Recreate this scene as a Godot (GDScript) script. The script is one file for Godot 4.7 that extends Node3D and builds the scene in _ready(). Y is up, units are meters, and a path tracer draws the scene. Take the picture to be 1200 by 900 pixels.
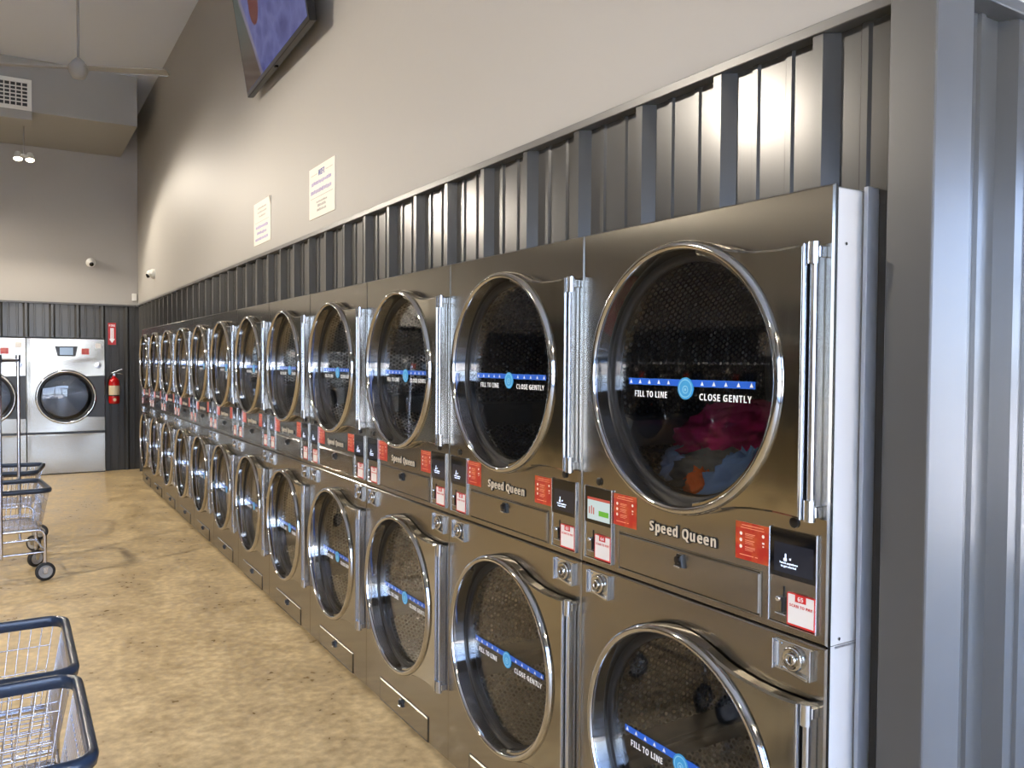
extends Node3D

# ---------------------------------------------------------------- mesh collector
class MB:
	var v := PackedVector3Array()
	var n := PackedVector3Array()
	var uv := PackedVector2Array()
	var xf := Transform3D()

	func tri(a: Vector3, b: Vector3, c: Vector3, na: Vector3, nb: Vector3, nc: Vector3, ta := Vector2.ZERO, tb := Vector2.ZERO, tc := Vector2.ZERO) -> void:
		# a, b, c counter-clockwise seen from outside; stored clockwise
		for q in [[a, na, ta], [c, nc, tc], [b, nb, tb]]:
			v.append(xf * q[0])
			n.append((xf.basis * q[1]).normalized())
			uv.append(q[2])

	static func flat_uv(p: Vector3, nn: Vector3) -> Vector2:
		var a := nn.abs()
		if a.z >= a.x and a.z >= a.y:
			return Vector2(p.x, p.y)
		if a.x >= a.y:
			return Vector2(p.z, p.y)
		return Vector2(p.x, p.z)

	func quad(a: Vector3, b: Vector3, c: Vector3, d: Vector3) -> void:
		var nn := (b - a).cross(c - a)
		if nn.length() < 1e-12:
			nn = (c - a).cross(d - a)
		nn = nn.normalized()
		tri(a, b, c, nn, nn, nn, flat_uv(a, nn), flat_uv(b, nn), flat_uv(c, nn))
		tri(a, c, d, nn, nn, nn, flat_uv(a, nn), flat_uv(c, nn), flat_uv(d, nn))

	func quad_n(p: Array, nn: Array, t: Array) -> void:
		tri(p[0], p[1], p[2], nn[0], nn[1], nn[2], t[0], t[1], t[2])
		tri(p[0], p[2], p[3], nn[0], nn[2], nn[3], t[0], t[2], t[3])

	func tri_f(a: Vector3, b: Vector3, c: Vector3) -> void:
		var nn := (b - a).cross(c - a).normalized()
		tri(a, b, c, nn, nn, nn, flat_uv(a, nn), flat_uv(b, nn), flat_uv(c, nn))

	func box(lo: Vector3, hi: Vector3, bev := 0.0) -> void:
		var c := (lo + hi) * 0.5
		var h := (hi - lo) * 0.5
		bev = minf(bev, minf(h.x, minf(h.y, h.z)) * 0.95)
		var i := h - Vector3.ONE * bev
		for ax in 3:
			var u := (ax + 1) % 3
			var w := (ax + 2) % 3
			for s in [-1.0, 1.0]:
				var p := []
				for q in [[-1, -1], [1, -1], [1, 1], [-1, 1]]:
					var e := Vector3.ZERO
					e[ax] = s * h[ax]
					e[u] = q[0] * i[u]
					e[w] = q[1] * i[w]
					p.append(c + e)
				if s > 0:
					quad(p[0], p[1], p[2], p[3])
				else:
					quad(p[3], p[2], p[1], p[0])
		if bev <= 0.0:
			return
		for ax in 3:
			var u := (ax + 1) % 3
			var w := (ax + 2) % 3
			for su in [-1.0, 1.0]:
				for sw in [-1.0, 1.0]:
					var p := []
					for q in [[-1, 0], [1, 0], [1, 1], [-1, 1]]:
						var e := Vector3.ZERO
						e[ax] = q[0] * i[ax]
						e[u] = su * (h[u] if q[1] == 0 else i[u])
						e[w] = sw * (i[w] if q[1] == 0 else h[w])
						p.append(c + e)
					if su * sw > 0:
						quad(p[0], p[1], p[2], p[3])
					else:
						quad(p[3], p[2], p[1], p[0])
		for sx in [-1.0, 1.0]:
			for sy in [-1.0, 1.0]:
				for sz in [-1.0, 1.0]:
					var a := c + Vector3(sx * h.x, sy * i.y, sz * i.z)
					var b := c + Vector3(sx * i.x, sy * h.y, sz * i.z)
					var d := c + Vector3(sx * i.x, sy * i.y, sz * h.z)
					if sx * sy * sz > 0:
						tri_f(a, b, d)
					else:
						tri_f(a, d, b)

	# profile points (radius, z); surface normal lies to the right of the walking direction in the (r, z) plane
	func lathe(prof: Array, segs: int, at := Vector3.ZERO, sharp := 0.6, ang0 := 0.0, ang1 := TAU, vscale := 1.0) -> void:
		var m := prof.size()
		var nr := []
		for k in m - 1:
			var d: Vector2 = (prof[k + 1] - prof[k]).normalized()
			nr.append(Vector2(d.y, -d.x))
		var run := 0.0
		for k in m - 1:
			var n0: Vector2 = nr[k]
			var n1: Vector2 = nr[k]
			if k > 0 and nr[k - 1].dot(nr[k]) > sharp:
				n0 = (nr[k - 1] + nr[k]).normalized()
			if k < m - 2 and nr[k + 1].dot(nr[k]) > sharp:
				n1 = (nr[k + 1] + nr[k]).normalized()
			var p0: Vector2 = prof[k]
			var p1: Vector2 = prof[k + 1]
			var step := (p1 - p0).length() * vscale
			for j in segs:
				var a := lerpf(ang0, ang1, float(j) / segs)
				var b := lerpf(ang0, ang1, float(j + 1) / segs)
				var da := Vector2(cos(a), sin(a))
				var db := Vector2(cos(b), sin(b))
				var P := [Vector3(da.x * p0.x, da.y * p0.x, p0.y), Vector3(db.x * p0.x, db.y * p0.x, p0.y), Vector3(db.x * p1.x, db.y * p1.x, p1.y), Vector3(da.x * p1.x, da.y * p1.x, p1.y)]
				var N := [Vector3(da.x * n0.x, da.y * n0.x, n0.y), Vector3(db.x * n0.x, db.y * n0.x, n0.y), Vector3(db.x * n1.x, db.y * n1.x, n1.y), Vector3(da.x * n1.x, da.y * n1.x, n1.y)]
				var R := maxf(p0.x, p1.x)
				var T := [Vector2(a * R, run), Vector2(b * R, run), Vector2(b * R, run + step), Vector2(a * R, run + step)]
				for q in 4:
					P[q] += at
				var face: Vector3 = (P[1] - P[0]).cross(P[2] - P[0])
				if face.length() < 1e-13:
					face = (P[2] - P[0]).cross(P[3] - P[0])
				if face.dot(N[0] + N[2]) < 0:
					P.reverse()
					N.reverse()
					T.reverse()
				quad_n(P, N, T)
			run += step

	func disc(r: float, at: Vector3, segs := 32, front := true) -> void:
		for j in segs:
			var a := TAU * j / segs
			var b := TAU * (j + 1) / segs
			var p := at + Vector3(cos(a) * r, sin(a) * r, 0)
			var q := at + Vector3(cos(b) * r, sin(b) * r, 0)
			if front:
				tri_f(at, p, q)
			else:
				tri_f(at, q, p)

	func tube(pts: Array, r: float, sides := 8, closed := false, caps := true) -> void:
		var m := pts.size()
		var rings := []
		var up := Vector3.ZERO
		for k in m:
			var d0: Vector3 = (pts[k] - pts[k - 1]).normalized() if k > 0 or closed else (pts[1] - pts[0]).normalized()
			var d1: Vector3 = (pts[(k + 1) % m] - pts[k]).normalized() if k < m - 1 or closed else d0
			if k == 0 and not closed:
				d0 = d1
			var d := (d0 + d1).normalized()
			if up == Vector3.ZERO:
				up = d.cross(Vector3.UP if absf(d.y) < 0.9 else Vector3.RIGHT).normalized()
			up = (up - d * up.dot(d)).normalized()
			var side := d.cross(up)
			var grow := 1.0 / maxf(0.5, sqrt(0.5 + 0.5 * d0.dot(d1)))
			var ring := []
			for s in sides:
				var a := TAU * s / sides
				var o := up * cos(a) + side * sin(a)
				ring.append([pts[k] + o * r * (1.0 if sides < 5 else lerpf(1.0, grow, 0.5)), o])
			rings.append(ring)
		var run := 0.0
		for k in (m if closed else m - 1):
			var A: Array = rings[k]
			var B: Array = rings[(k + 1) % m]
			var l: float = (pts[(k + 1) % m] - pts[k]).length()
			for s in sides:
				var t := (s + 1) % sides
				quad_n([A[s][0], A[t][0], B[t][0], B[s][0]], [A[s][1], A[t][1], B[t][1], B[s][1]], [Vector2(run, s * r), Vector2(run, (s + 1) * r), Vector2(run + l, (s + 1) * r), Vector2(run + l, s * r)])
			run += l
		if caps and not closed:
			for s in sides:
				var t := (s + 1) % sides
				tri_f(pts[0], rings[0][t][0], rings[0][s][0])
				tri_f(pts[m - 1], rings[m - 1][s][0], rings[m - 1][t][0])

	# polygon counter-clockwise in x, y; bevel on the front edge
	func prism(poly: PackedVector2Array, z0: float, z1: float, bev := 0.0) -> void:
		if Geometry2D.is_polygon_clockwise(poly):
			poly.reverse()
		var m := poly.size()
		var ins := PackedVector2Array()
		for k in m:
			var a := (poly[k] - poly[(k + m - 1) % m]).normalized()
			var b := (poly[(k + 1) % m] - poly[k]).normalized()
			var na := Vector2(-a.y, a.x)
			var nb := Vector2(-b.y, b.x)
			var s := na + nb
			ins.append(poly[k] + s * (bev / maxf(0.3, s.dot(na))))
		var idx := Geometry2D.triangulate_polygon(ins)
		for k in range(0, idx.size(), 3):
			var q := [ins[idx[k]], ins[idx[k + 1]], ins[idx[k + 2]]]
			if (q[1] - q[0]).cross(q[2] - q[0]) < 0:
				q = [q[0], q[2], q[1]]
			tri_f(Vector3(q[0].x, q[0].y, z1), Vector3(q[1].x, q[1].y, z1), Vector3(q[2].x, q[2].y, z1))
		for k in m:
			var t := (k + 1) % m
			quad(Vector3(poly[k].x, poly[k].y, z0), Vector3(poly[t].x, poly[t].y, z0), Vector3(poly[t].x, poly[t].y, z1 - bev), Vector3(poly[k].x, poly[k].y, z1 - bev))
			if bev > 0:
				quad(Vector3(poly[k].x, poly[k].y, z1 - bev), Vector3(poly[t].x, poly[t].y, z1 - bev), Vector3(ins[t].x, ins[t].y, z1), Vector3(ins[k].x, ins[k].y, z1))

	# flat rectangular sheet facing +z with a round hole, folded edges of depth
	func holed(x0: float, y0: float, x1: float, y1: float, c: Vector2, r: float, depth: float, bev: float) -> void:
		var lo := Vector2(x0 + bev, y0 + bev)
		var hi := Vector2(x1 - bev, y1 - bev)
		var angs := []
		for k in 96:
			angs.append(TAU * k / 96)
		for q in [Vector2(lo.x, lo.y), Vector2(hi.x, lo.y), Vector2(hi.x, hi.y), Vector2(lo.x, hi.y)]:
			angs.append(fposmod((q - c).angle(), TAU))
		angs.sort()
		var m := angs.size()
		for k in m:
			var a: float = angs[k]
			var b: float = angs[(k + 1) % m]
			var da := Vector2(cos(a), sin(a))
			var db := Vector2(cos(b), sin(b))
			var ea := edge(c, da, lo, hi)
			var eb := edge(c, db, lo, hi)
			var ia := c + da * r
			var ib := c + db * r
			quad(Vector3(ia.x, ia.y, 0), Vector3(ea.x, ea.y, 0), Vector3(eb.x, eb.y, 0), Vector3(ib.x, ib.y, 0))
			quad(Vector3(ib.x, ib.y, 0), Vector3(ib.x, ib.y, -depth), Vector3(ia.x, ia.y, -depth), Vector3(ia.x, ia.y, 0))
		var o := [Vector2(x0, y0), Vector2(x1, y0), Vector2(x1, y1), Vector2(x0, y1)]
		var i := [lo, Vector2(hi.x, lo.y), hi, Vector2(lo.x, hi.y)]
		for k in 4:
			var t := (k + 1) % 4
			quad(Vector3(o[k].x, o[k].y, -bev), Vector3(o[t].x, o[t].y, -bev), Vector3(i[t].x, i[t].y, 0), Vector3(i[k].x, i[k].y, 0))
			quad(Vector3(o[k].x, o[k].y, -depth), Vector3(o[t].x, o[t].y, -depth), Vector3(o[t].x, o[t].y, -bev), Vector3(o[k].x, o[k].y, -bev))

	func edge(c: Vector2, d: Vector2, lo: Vector2, hi: Vector2) -> Vector2:
		var t := INF
		if d.x > 1e-9:
			t = minf(t, (hi.x - c.x) / d.x)
		if d.x < -1e-9:
			t = minf(t, (lo.x - c.x) / d.x)
		if d.y > 1e-9:
			t = minf(t, (hi.y - c.y) / d.y)
		if d.y < -1e-9:
			t = minf(t, (lo.y - c.y) / d.y)
		return c + d * t

	func mesh() -> ArrayMesh:
		var arr := []
		arr.resize(Mesh.ARRAY_MAX)
		arr[Mesh.ARRAY_VERTEX] = v
		arr[Mesh.ARRAY_NORMAL] = n
		arr[Mesh.ARRAY_TEX_UV] = uv
		arr[Mesh.ARRAY_INDEX] = PackedInt32Array(range(v.size()))
		var am := ArrayMesh.new()
		am.add_surface_from_arrays(Mesh.PRIMITIVE_TRIANGLES, arr)
		return am


# ---------------------------------------------------------------- scene helpers
var M := {}
var taken := {}
var W := 0.8589
var Z0 := 1.0981
var ORD := ["first", "second", "third", "fourth", "fifth", "sixth", "seventh", "eighth", "ninth", "tenth", "eleventh", "twelfth"]

func numbered(called: String) -> String:
	var k: int = taken.get(called, 0)
	taken[called] = k + 1
	return called if k == 0 else "%s_%03d" % [called, k]

func put(called: String, mb, mat: Material, parent: Node = null, at := Vector3.ZERO) -> MeshInstance3D:
	var o := MeshInstance3D.new()
	o.mesh = mb.mesh() if mb is MB else mb
	o.material_override = mat
	o.position = at
	if parent == null:
		o.name = numbered(called)
		add_child(o)
	else:
		o.name = called
		parent.add_child(o, true)
	return o

func node(called: String, at := Vector3.ZERO, turn := 0.0, parent: Node = null) -> Node3D:
	var o := Node3D.new()
	o.position = at
	o.rotation.y = turn
	if parent == null:
		o.name = numbered(called)
		add_child(o)
	else:
		o.name = called
		parent.add_child(o, true)
	return o

func tag(o: Node, label: String, category: String, group := "") -> void:
	o.set_meta("label", label)
	o.set_meta("category", category)
	if group:
		o.set_meta("group", group)

func struct(o: Node, label := "", category := "") -> Node:
	o.set_meta("kind", "structure")
	if label:
		o.set_meta("label", label)
	if category:
		o.set_meta("category", category)
	return o

func slab(called: String, lo: Vector3, hi: Vector3, mat: Material, parent: Node = null, bev := 0.0) -> MeshInstance3D:
	var mb := MB.new()
	var c := Vector3((lo.x + hi.x) / 2, lo.y, (lo.z + hi.z) / 2)
	mb.box(lo - c, hi - c, bev)
	return put(called, mb, mat, parent, c)

func mat(called: String, c: Color, rough := 0.5, metal := 0.0) -> StandardMaterial3D:
	var m := StandardMaterial3D.new()
	m.resource_name = called
	m.albedo_color = c
	m.roughness = rough
	m.metallic = metal
	M[called] = m
	return m

func glow(called: String, c: Color, e: float) -> StandardMaterial3D:
	var m := mat(called, c, 0.4)
	m.emission_enabled = true
	m.emission = c
	m.emission_energy_multiplier = e
	return m

func glass(called: String, c: Color, alpha: float) -> StandardMaterial3D:
	var m := mat(called, Color(c.r, c.g, c.b, alpha), 0.02)
	m.transparency = BaseMaterial3D.TRANSPARENCY_ALPHA
	return m

func noise_tex(freq: float, size := 512, oct := 4, sd := 1, kind := FastNoiseLite.TYPE_SIMPLEX_SMOOTH) -> ImageTexture:
	var nz := FastNoiseLite.new()
	nz.seed = sd
	nz.frequency = freq
	nz.fractal_octaves = oct
	nz.noise_type = kind
	return ImageTexture.create_from_image(nz.get_seamless_image(size, size, false, false, 0.1, false))

func text_mesh(s: String, cap: float, bold := true, depth := 0.001, stretch := 1.0) -> ArrayMesh:
	var f := SystemFont.new()
	f.font_names = PackedStringArray(["Droid Sans"])
	f.font_weight = 700 if bold else 400
	var t := TextMesh.new()
	t.text = s
	var fv := FontVariation.new()
	fv.base_font = f
	fv.spacing_glyph = 1
	t.font = fv
	t.font_size = 32
	t.pixel_size = cap / 0.714 / 32.0
	t.depth = depth
	t.curve_step = 2.0
	t.horizontal_alignment = HORIZONTAL_ALIGNMENT_CENTER
	var st := SurfaceTool.new()
	for k in t.get_surface_count():
		st.append_from(t, k, Transform3D(Basis.from_scale(Vector3(stretch, 1, 1))))
	return st.commit()

func materials() -> void:
	# brushed stainless: grain runs level, so highlights smear upright
	var wavy := noise_tex(0.005, 256, 1, 5)
	var rng := RandomNumberGenerator.new()
	var st := mat("brushed_steel", Color(0.575, 0.555, 0.515), 0.36, 1.0)
	st.anisotropy_enabled = true
	st.anisotropy = 0.95
	st.roughness = 0.2
	st.heightmap_enabled = true
	st.heightmap_texture = wavy
	st.heightmap_scale = 0.10
	st.uv1_scale = Vector3(0.9, 0.9, 1)
	var dp := mat("door_steel", Color(0.61, 0.595, 0.555), 0.11, 1.0)
	dp.heightmap_enabled = true
	dp.heightmap_texture = wavy
	dp.heightmap_scale = 0.12
	dp.uv1_scale = Vector3(1.7, 1.7, 1)
	mat("chrome", Color(0.74, 0.73, 0.71), 0.07, 1.0)
	mat("zinc", Color(0.78, 0.79, 0.80), 0.22, 1.0)
	var ws := mat("washer_steel", Color(0.61, 0.595, 0.56), 0.24, 1.0)
	ws.heightmap_enabled = true
	ws.heightmap_texture = wavy
	ws.heightmap_scale = 1.1
	mat("cabinet_white", Color(0.74, 0.74, 0.74), 0.45)
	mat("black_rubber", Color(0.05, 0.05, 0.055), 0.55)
	mat("black_plastic", Color(0.06, 0.06, 0.065), 0.3)
	mat("charcoal_grey", Color(0.22, 0.23, 0.245), 0.38)
	mat("screen_black", Color(0.03, 0.035, 0.05), 0.06)
	glow("screen_navy", Color(0.13, 0.17, 0.26), 0.30)
	glow("screen_lit", Color(0.88, 0.95, 0.95), 0.62)
	glow("screen_green", Color(0.50, 0.85, 0.28), 0.5)
	glow("screen_red", Color(0.92, 0.40, 0.34), 0.5)
	glow("screen_pale", Color(0.66, 0.74, 0.82), 0.5)
	glow("screen_text", Color(0.85, 0.9, 1.0), 0.8)
	for k in ["screen_navy", "screen_pale", "screen_lit", "screen_green", "screen_red"]:
		M[k].albedo_color = Color(0.04, 0.045, 0.055)
		M[k].roughness = 0.12
	mat("card_white", Color(0.88, 0.87, 0.86), 0.4)
	mat("card_red", Color(0.76, 0.14, 0.14), 0.4)
	mat("sticker_print", Color(0.94, 0.62, 0.50), 0.35)
	mat("sticker_dot", Color(0.95, 0.90, 0.86), 0.35)
	var so := mat("sticker_orange", Color.WHITE, 0.3)
	var sn := FastNoiseLite.new()
	sn.seed = 4
	sn.frequency = 0.03
	var si := Image.create(64, 64, false, Image.FORMAT_RGB8)
	for y in 64:
		for x in 64:
			si.set_pixel(x, y, Color(0.68, 0.15, 0.115).lerp(Color(0.74, 0.32, 0.16), clampf(0.5 + 1.3 * sn.get_noise_2d(x, y), 0, 1)))
	so.albedo_texture = ImageTexture.create_from_image(si)
	so.uv1_scale = Vector3(10, 10, 1)
	mat("band_blue", Color(0.05, 0.36, 0.80), 0.35)
	mat("badge_blue", Color(0.22, 0.62, 0.85), 0.35)
	mat("badge_pale", Color(0.55, 0.80, 0.92), 0.35)
	mat("print_white", Color(0.93, 0.94, 0.95), 0.4)
	mat("logo_silver", Color(0.84, 0.80, 0.72), 0.35, 0.2)
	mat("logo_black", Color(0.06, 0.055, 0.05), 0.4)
	glass("door_glass", Color(0.02, 0.025, 0.035), 0.32)
	glass("pane_glass", Color(0.9, 0.95, 0.95), 0.04)
	# drum sheet
	mat("drum_side", Color(0.62, 0.64, 0.67), 0.35, 0.5)
	mat("drum_back", Color(0.68, 0.70, 0.72), 0.36, 0.5)
	mat("drum_plain", Color(0.55, 0.57, 0.60), 0.35, 0.9)
	# room
	var pl := mat("plaster", Color(0.625, 0.615, 0.595), 0.55)
	pl.heightmap_enabled = true
	pl.heightmap_texture = noise_tex(0.02, 512, 4, 21)
	pl.heightmap_scale = 0.05
	pl.uv1_triplanar = true
	pl.uv1_world_triplanar = true
	pl.uv1_scale = Vector3(1.6, 1.6, 1.6)
	mat("ceiling_paint", Color(0.79, 0.82, 0.88), 0.8)
	mat("siding_paint", Color(0.265, 0.265, 0.26), 0.22)
	mat("trim_paint", Color(0.30, 0.30, 0.30), 0.32)
	M.siding_paint.metallic_specular = 0.42
	M.trim_paint.metallic_specular = 0.5
	mat("bare_metal", Color(0.45, 0.46, 0.48), 0.45, 0.6)
	mat("galvanized", Color(0.60, 0.62, 0.65), 0.4)
	mat("frame_alu", Color(0.30, 0.30, 0.31), 0.35, 0.6)
	mat("white_paint", Color(0.86, 0.86, 0.84), 0.45)
	mat("duct_paint", Color(0.60, 0.60, 0.59), 0.7)
	mat("paper", Color(0.92, 0.90, 0.86), 0.7)
	mat("ink_blue", Color(0.16, 0.26, 0.62), 0.7)
	mat("ink_violet", Color(0.62, 0.58, 0.78), 0.7)
	mat("ink_grey", Color(0.68, 0.67, 0.66), 0.7)
	mat("fire_red", Color(0.72, 0.05, 0.06), 0.3)
	mat("label_cream", Color(0.83, 0.77, 0.64), 0.5)
	mat("vinyl_navy", Color(0.13, 0.18, 0.25), 0.28)
	mat("wire_chrome", Color(0.80, 0.80, 0.82), 0.16, 1.0)
	mat("wheel_rubber", Color(0.13, 0.13, 0.135), 0.5)
	mat("wheel_hub", Color(0.62, 0.61, 0.59), 0.4)
	mat("asphalt", Color(0.60, 0.60, 0.60), 0.9)
	glow("lamp_white", Color(1.0, 0.93, 0.82), 14.0)
	# ground concrete: mottled tan, sealed
	var fl := mat("concrete", Color.WHITE, 0.5)
	var a := FastNoiseLite.new()
	a.seed = 3
	a.frequency = 0.008
	a.fractal_octaves = 5
	var b := FastNoiseLite.new()
	b.seed = 8
	b.frequency = 0.05
	b.fractal_octaves = 4
	var ia := a.get_seamless_image(1024, 1024, false, false, 0.1, false)
	var ib := b.get_seamless_image(1024, 1024, false, false, 0.1, false)
	var im := Image.create(1024, 1024, false, Image.FORMAT_RGB8)
	var ro := Image.create(1024, 1024, false, Image.FORMAT_RGB8)
	rng.seed = 5
	for y in 1024:
		for x in 1024:
			var p := ia.get_pixel(x, y).r
			var q := ib.get_pixel(x, y).r
			var t := clampf(0.5 + 1.0 * (p - 0.5) + 1.15 * (q - 0.5) + 0.14 * (rng.randf() - 0.5), 0, 1)
			var c := Color(0.62, 0.54, 0.40).lerp(Color(0.83, 0.745, 0.575), t)
			im.set_pixel(x, y, c)
			var g := clampf(0.42 + 0.35 * (q - 0.5) + 0.3 * (p - 0.5), 0.15, 0.9)
			ro.set_pixel(x, y, Color(g, g, g))
	fl.albedo_texture = ImageTexture.create_from_image(im)
	fl.roughness_texture = ImageTexture.create_from_image(ro)
	fl.roughness = 1.0
	fl.uv1_triplanar = true
	fl.uv1_world_triplanar = true
	fl.uv1_scale = Vector3(0.28, 0.28, 0.28)


func _ready() -> void:
	# ---- camera, sky, exposure
	var cam := Camera3D.new()
	cam.name = "camera"
	cam.position = Vector3(-1.4426, 1.5809, 0)
	cam.rotation_degrees = Vector3(-1.5987, -31.4512, 0.4032)
	cam.fov = 50.106
	cam.near = 0.05
	cam.far = 300
	add_child(cam)
	cam.current = true
	var env := Environment.new()
	env.background_mode = Environment.BG_SKY
	var sm := ProceduralSkyMaterial.new()
	sm.sky_top_color = Color(0.48, 0.65, 0.94)
	sm.sky_horizon_color = Color(0.84, 0.91, 1.0)
	sm.ground_horizon_color = Color(0.55, 0.58, 0.62)
	sm.ground_bottom_color = Color(0.40, 0.42, 0.45)
	sm.sky_energy_multiplier = 1.0
	env.sky = Sky.new()
	env.sky.sky_material = sm
	env.background_energy_multiplier = 13.0
	env.ambient_light_source = Environment.AMBIENT_SOURCE_SKY
	env.reflected_light_source = Environment.REFLECTION_SOURCE_SKY
	env.tonemap_mode = Environment.TONE_MAPPER_LINEAR
	env.tonemap_exposure = 1.2
	env.sdfgi_enabled = true
	env.ssao_enabled = true
	env.ssil_enabled = true
	var we := WorldEnvironment.new()
	we.name = "environment"
	we.environment = env
	add_child(we)
	var sun := DirectionalLight3D.new()
	sun.name = "sun"
	sun.light_energy = 22.0
	sun.light_color = Color(1.0, 0.96, 0.88)
	sun.light_angular_distance = 0.5
	sun.shadow_enabled = true
	add_child(sun)
	sun.look_at_from_position(Vector3.ZERO, Vector3(0.25, -0.85, 0.5), Vector3.UP)
	materials()
	build_room()
	build_lamps()
	build_dryers()
	build_washers()
	build_carts()
	build_fittings()
	build_laundry()


# ---------------------------------------------------------------- room
const TOP := 5.0
const SIDE := 2.312

func siding_profile(u0: float, u1: float, phase: float) -> Array:
	# (along, out) points of a ribbed steel sheet; major ribs every 0.305 at phase
	var pts := [Vector2(u0, 0)]
	var k := floori((u0 - phase) / 0.305) - 1
	while phase + k * 0.305 < u1 + 0.2:
		var c := phase + k * 0.305
		for q in [[-0.038, 0.0], [-0.0135, 0.032], [0.0135, 0.032], [0.038, 0.0], [0.087, 0.0], [0.093, 0.006], [0.109, 0.006], [0.115, 0.0], [0.190, 0.0], [0.196, 0.006], [0.212, 0.006], [0.218, 0.0]]:
			var p := Vector2(c + q[0], q[1])
			if p.x > u0 + 1e-4 and p.x < u1 - 1e-4:
				pts.append(p)
		k += 1
	pts.append(Vector2(u1, 0))
	return pts

func siding(parent: Node, origin: Vector3, turn: float, length: float, y0: float, y1: float, phase: float) -> void:
	# sheets three ribs wide; local x runs along the wall, z points into the room
	var cuts := [0.0]
	var c := fposmod(phase - 0.0525, 0.915)
	while c < length - 0.05:
		if c > 0.05:
			cuts.append(c)
		c += 0.915
	cuts.append(length)
	var cache := {}
	for k in cuts.size() - 1:
		var u0: float = cuts[k]
		var u1: float = cuts[k + 1]
		var key := "%.3f" % (u1 - u0) if k > 0 else "first"
		if not cache.has(key):
			var mb := MB.new()
			var pr := siding_profile(u0, u1, phase)
			for j in pr.size() - 1:
				var a: Vector2 = pr[j] - Vector2(u0, 0)
				var b: Vector2 = pr[j + 1] - Vector2(u0, 0)
				mb.quad(Vector3(a.x, y0, a.y), Vector3(b.x, y0, b.y), Vector3(b.x, y1, b.y), Vector3(a.x, y1, a.y))
				mb.quad(Vector3(b.x, y0, b.y - 0.0008), Vector3(a.x, y0, a.y - 0.0008), Vector3(a.x, y1, a.y - 0.0008), Vector3(b.x, y1, b.y - 0.0008))
			cache[key] = mb.mesh()
		var o := put("siding_panel", cache[key], M.siding_paint, parent)
		var bs := Basis(Vector3.UP, turn)
		o.transform = Transform3D(bs, origin + bs * Vector3(u0, 0, 0))

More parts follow.
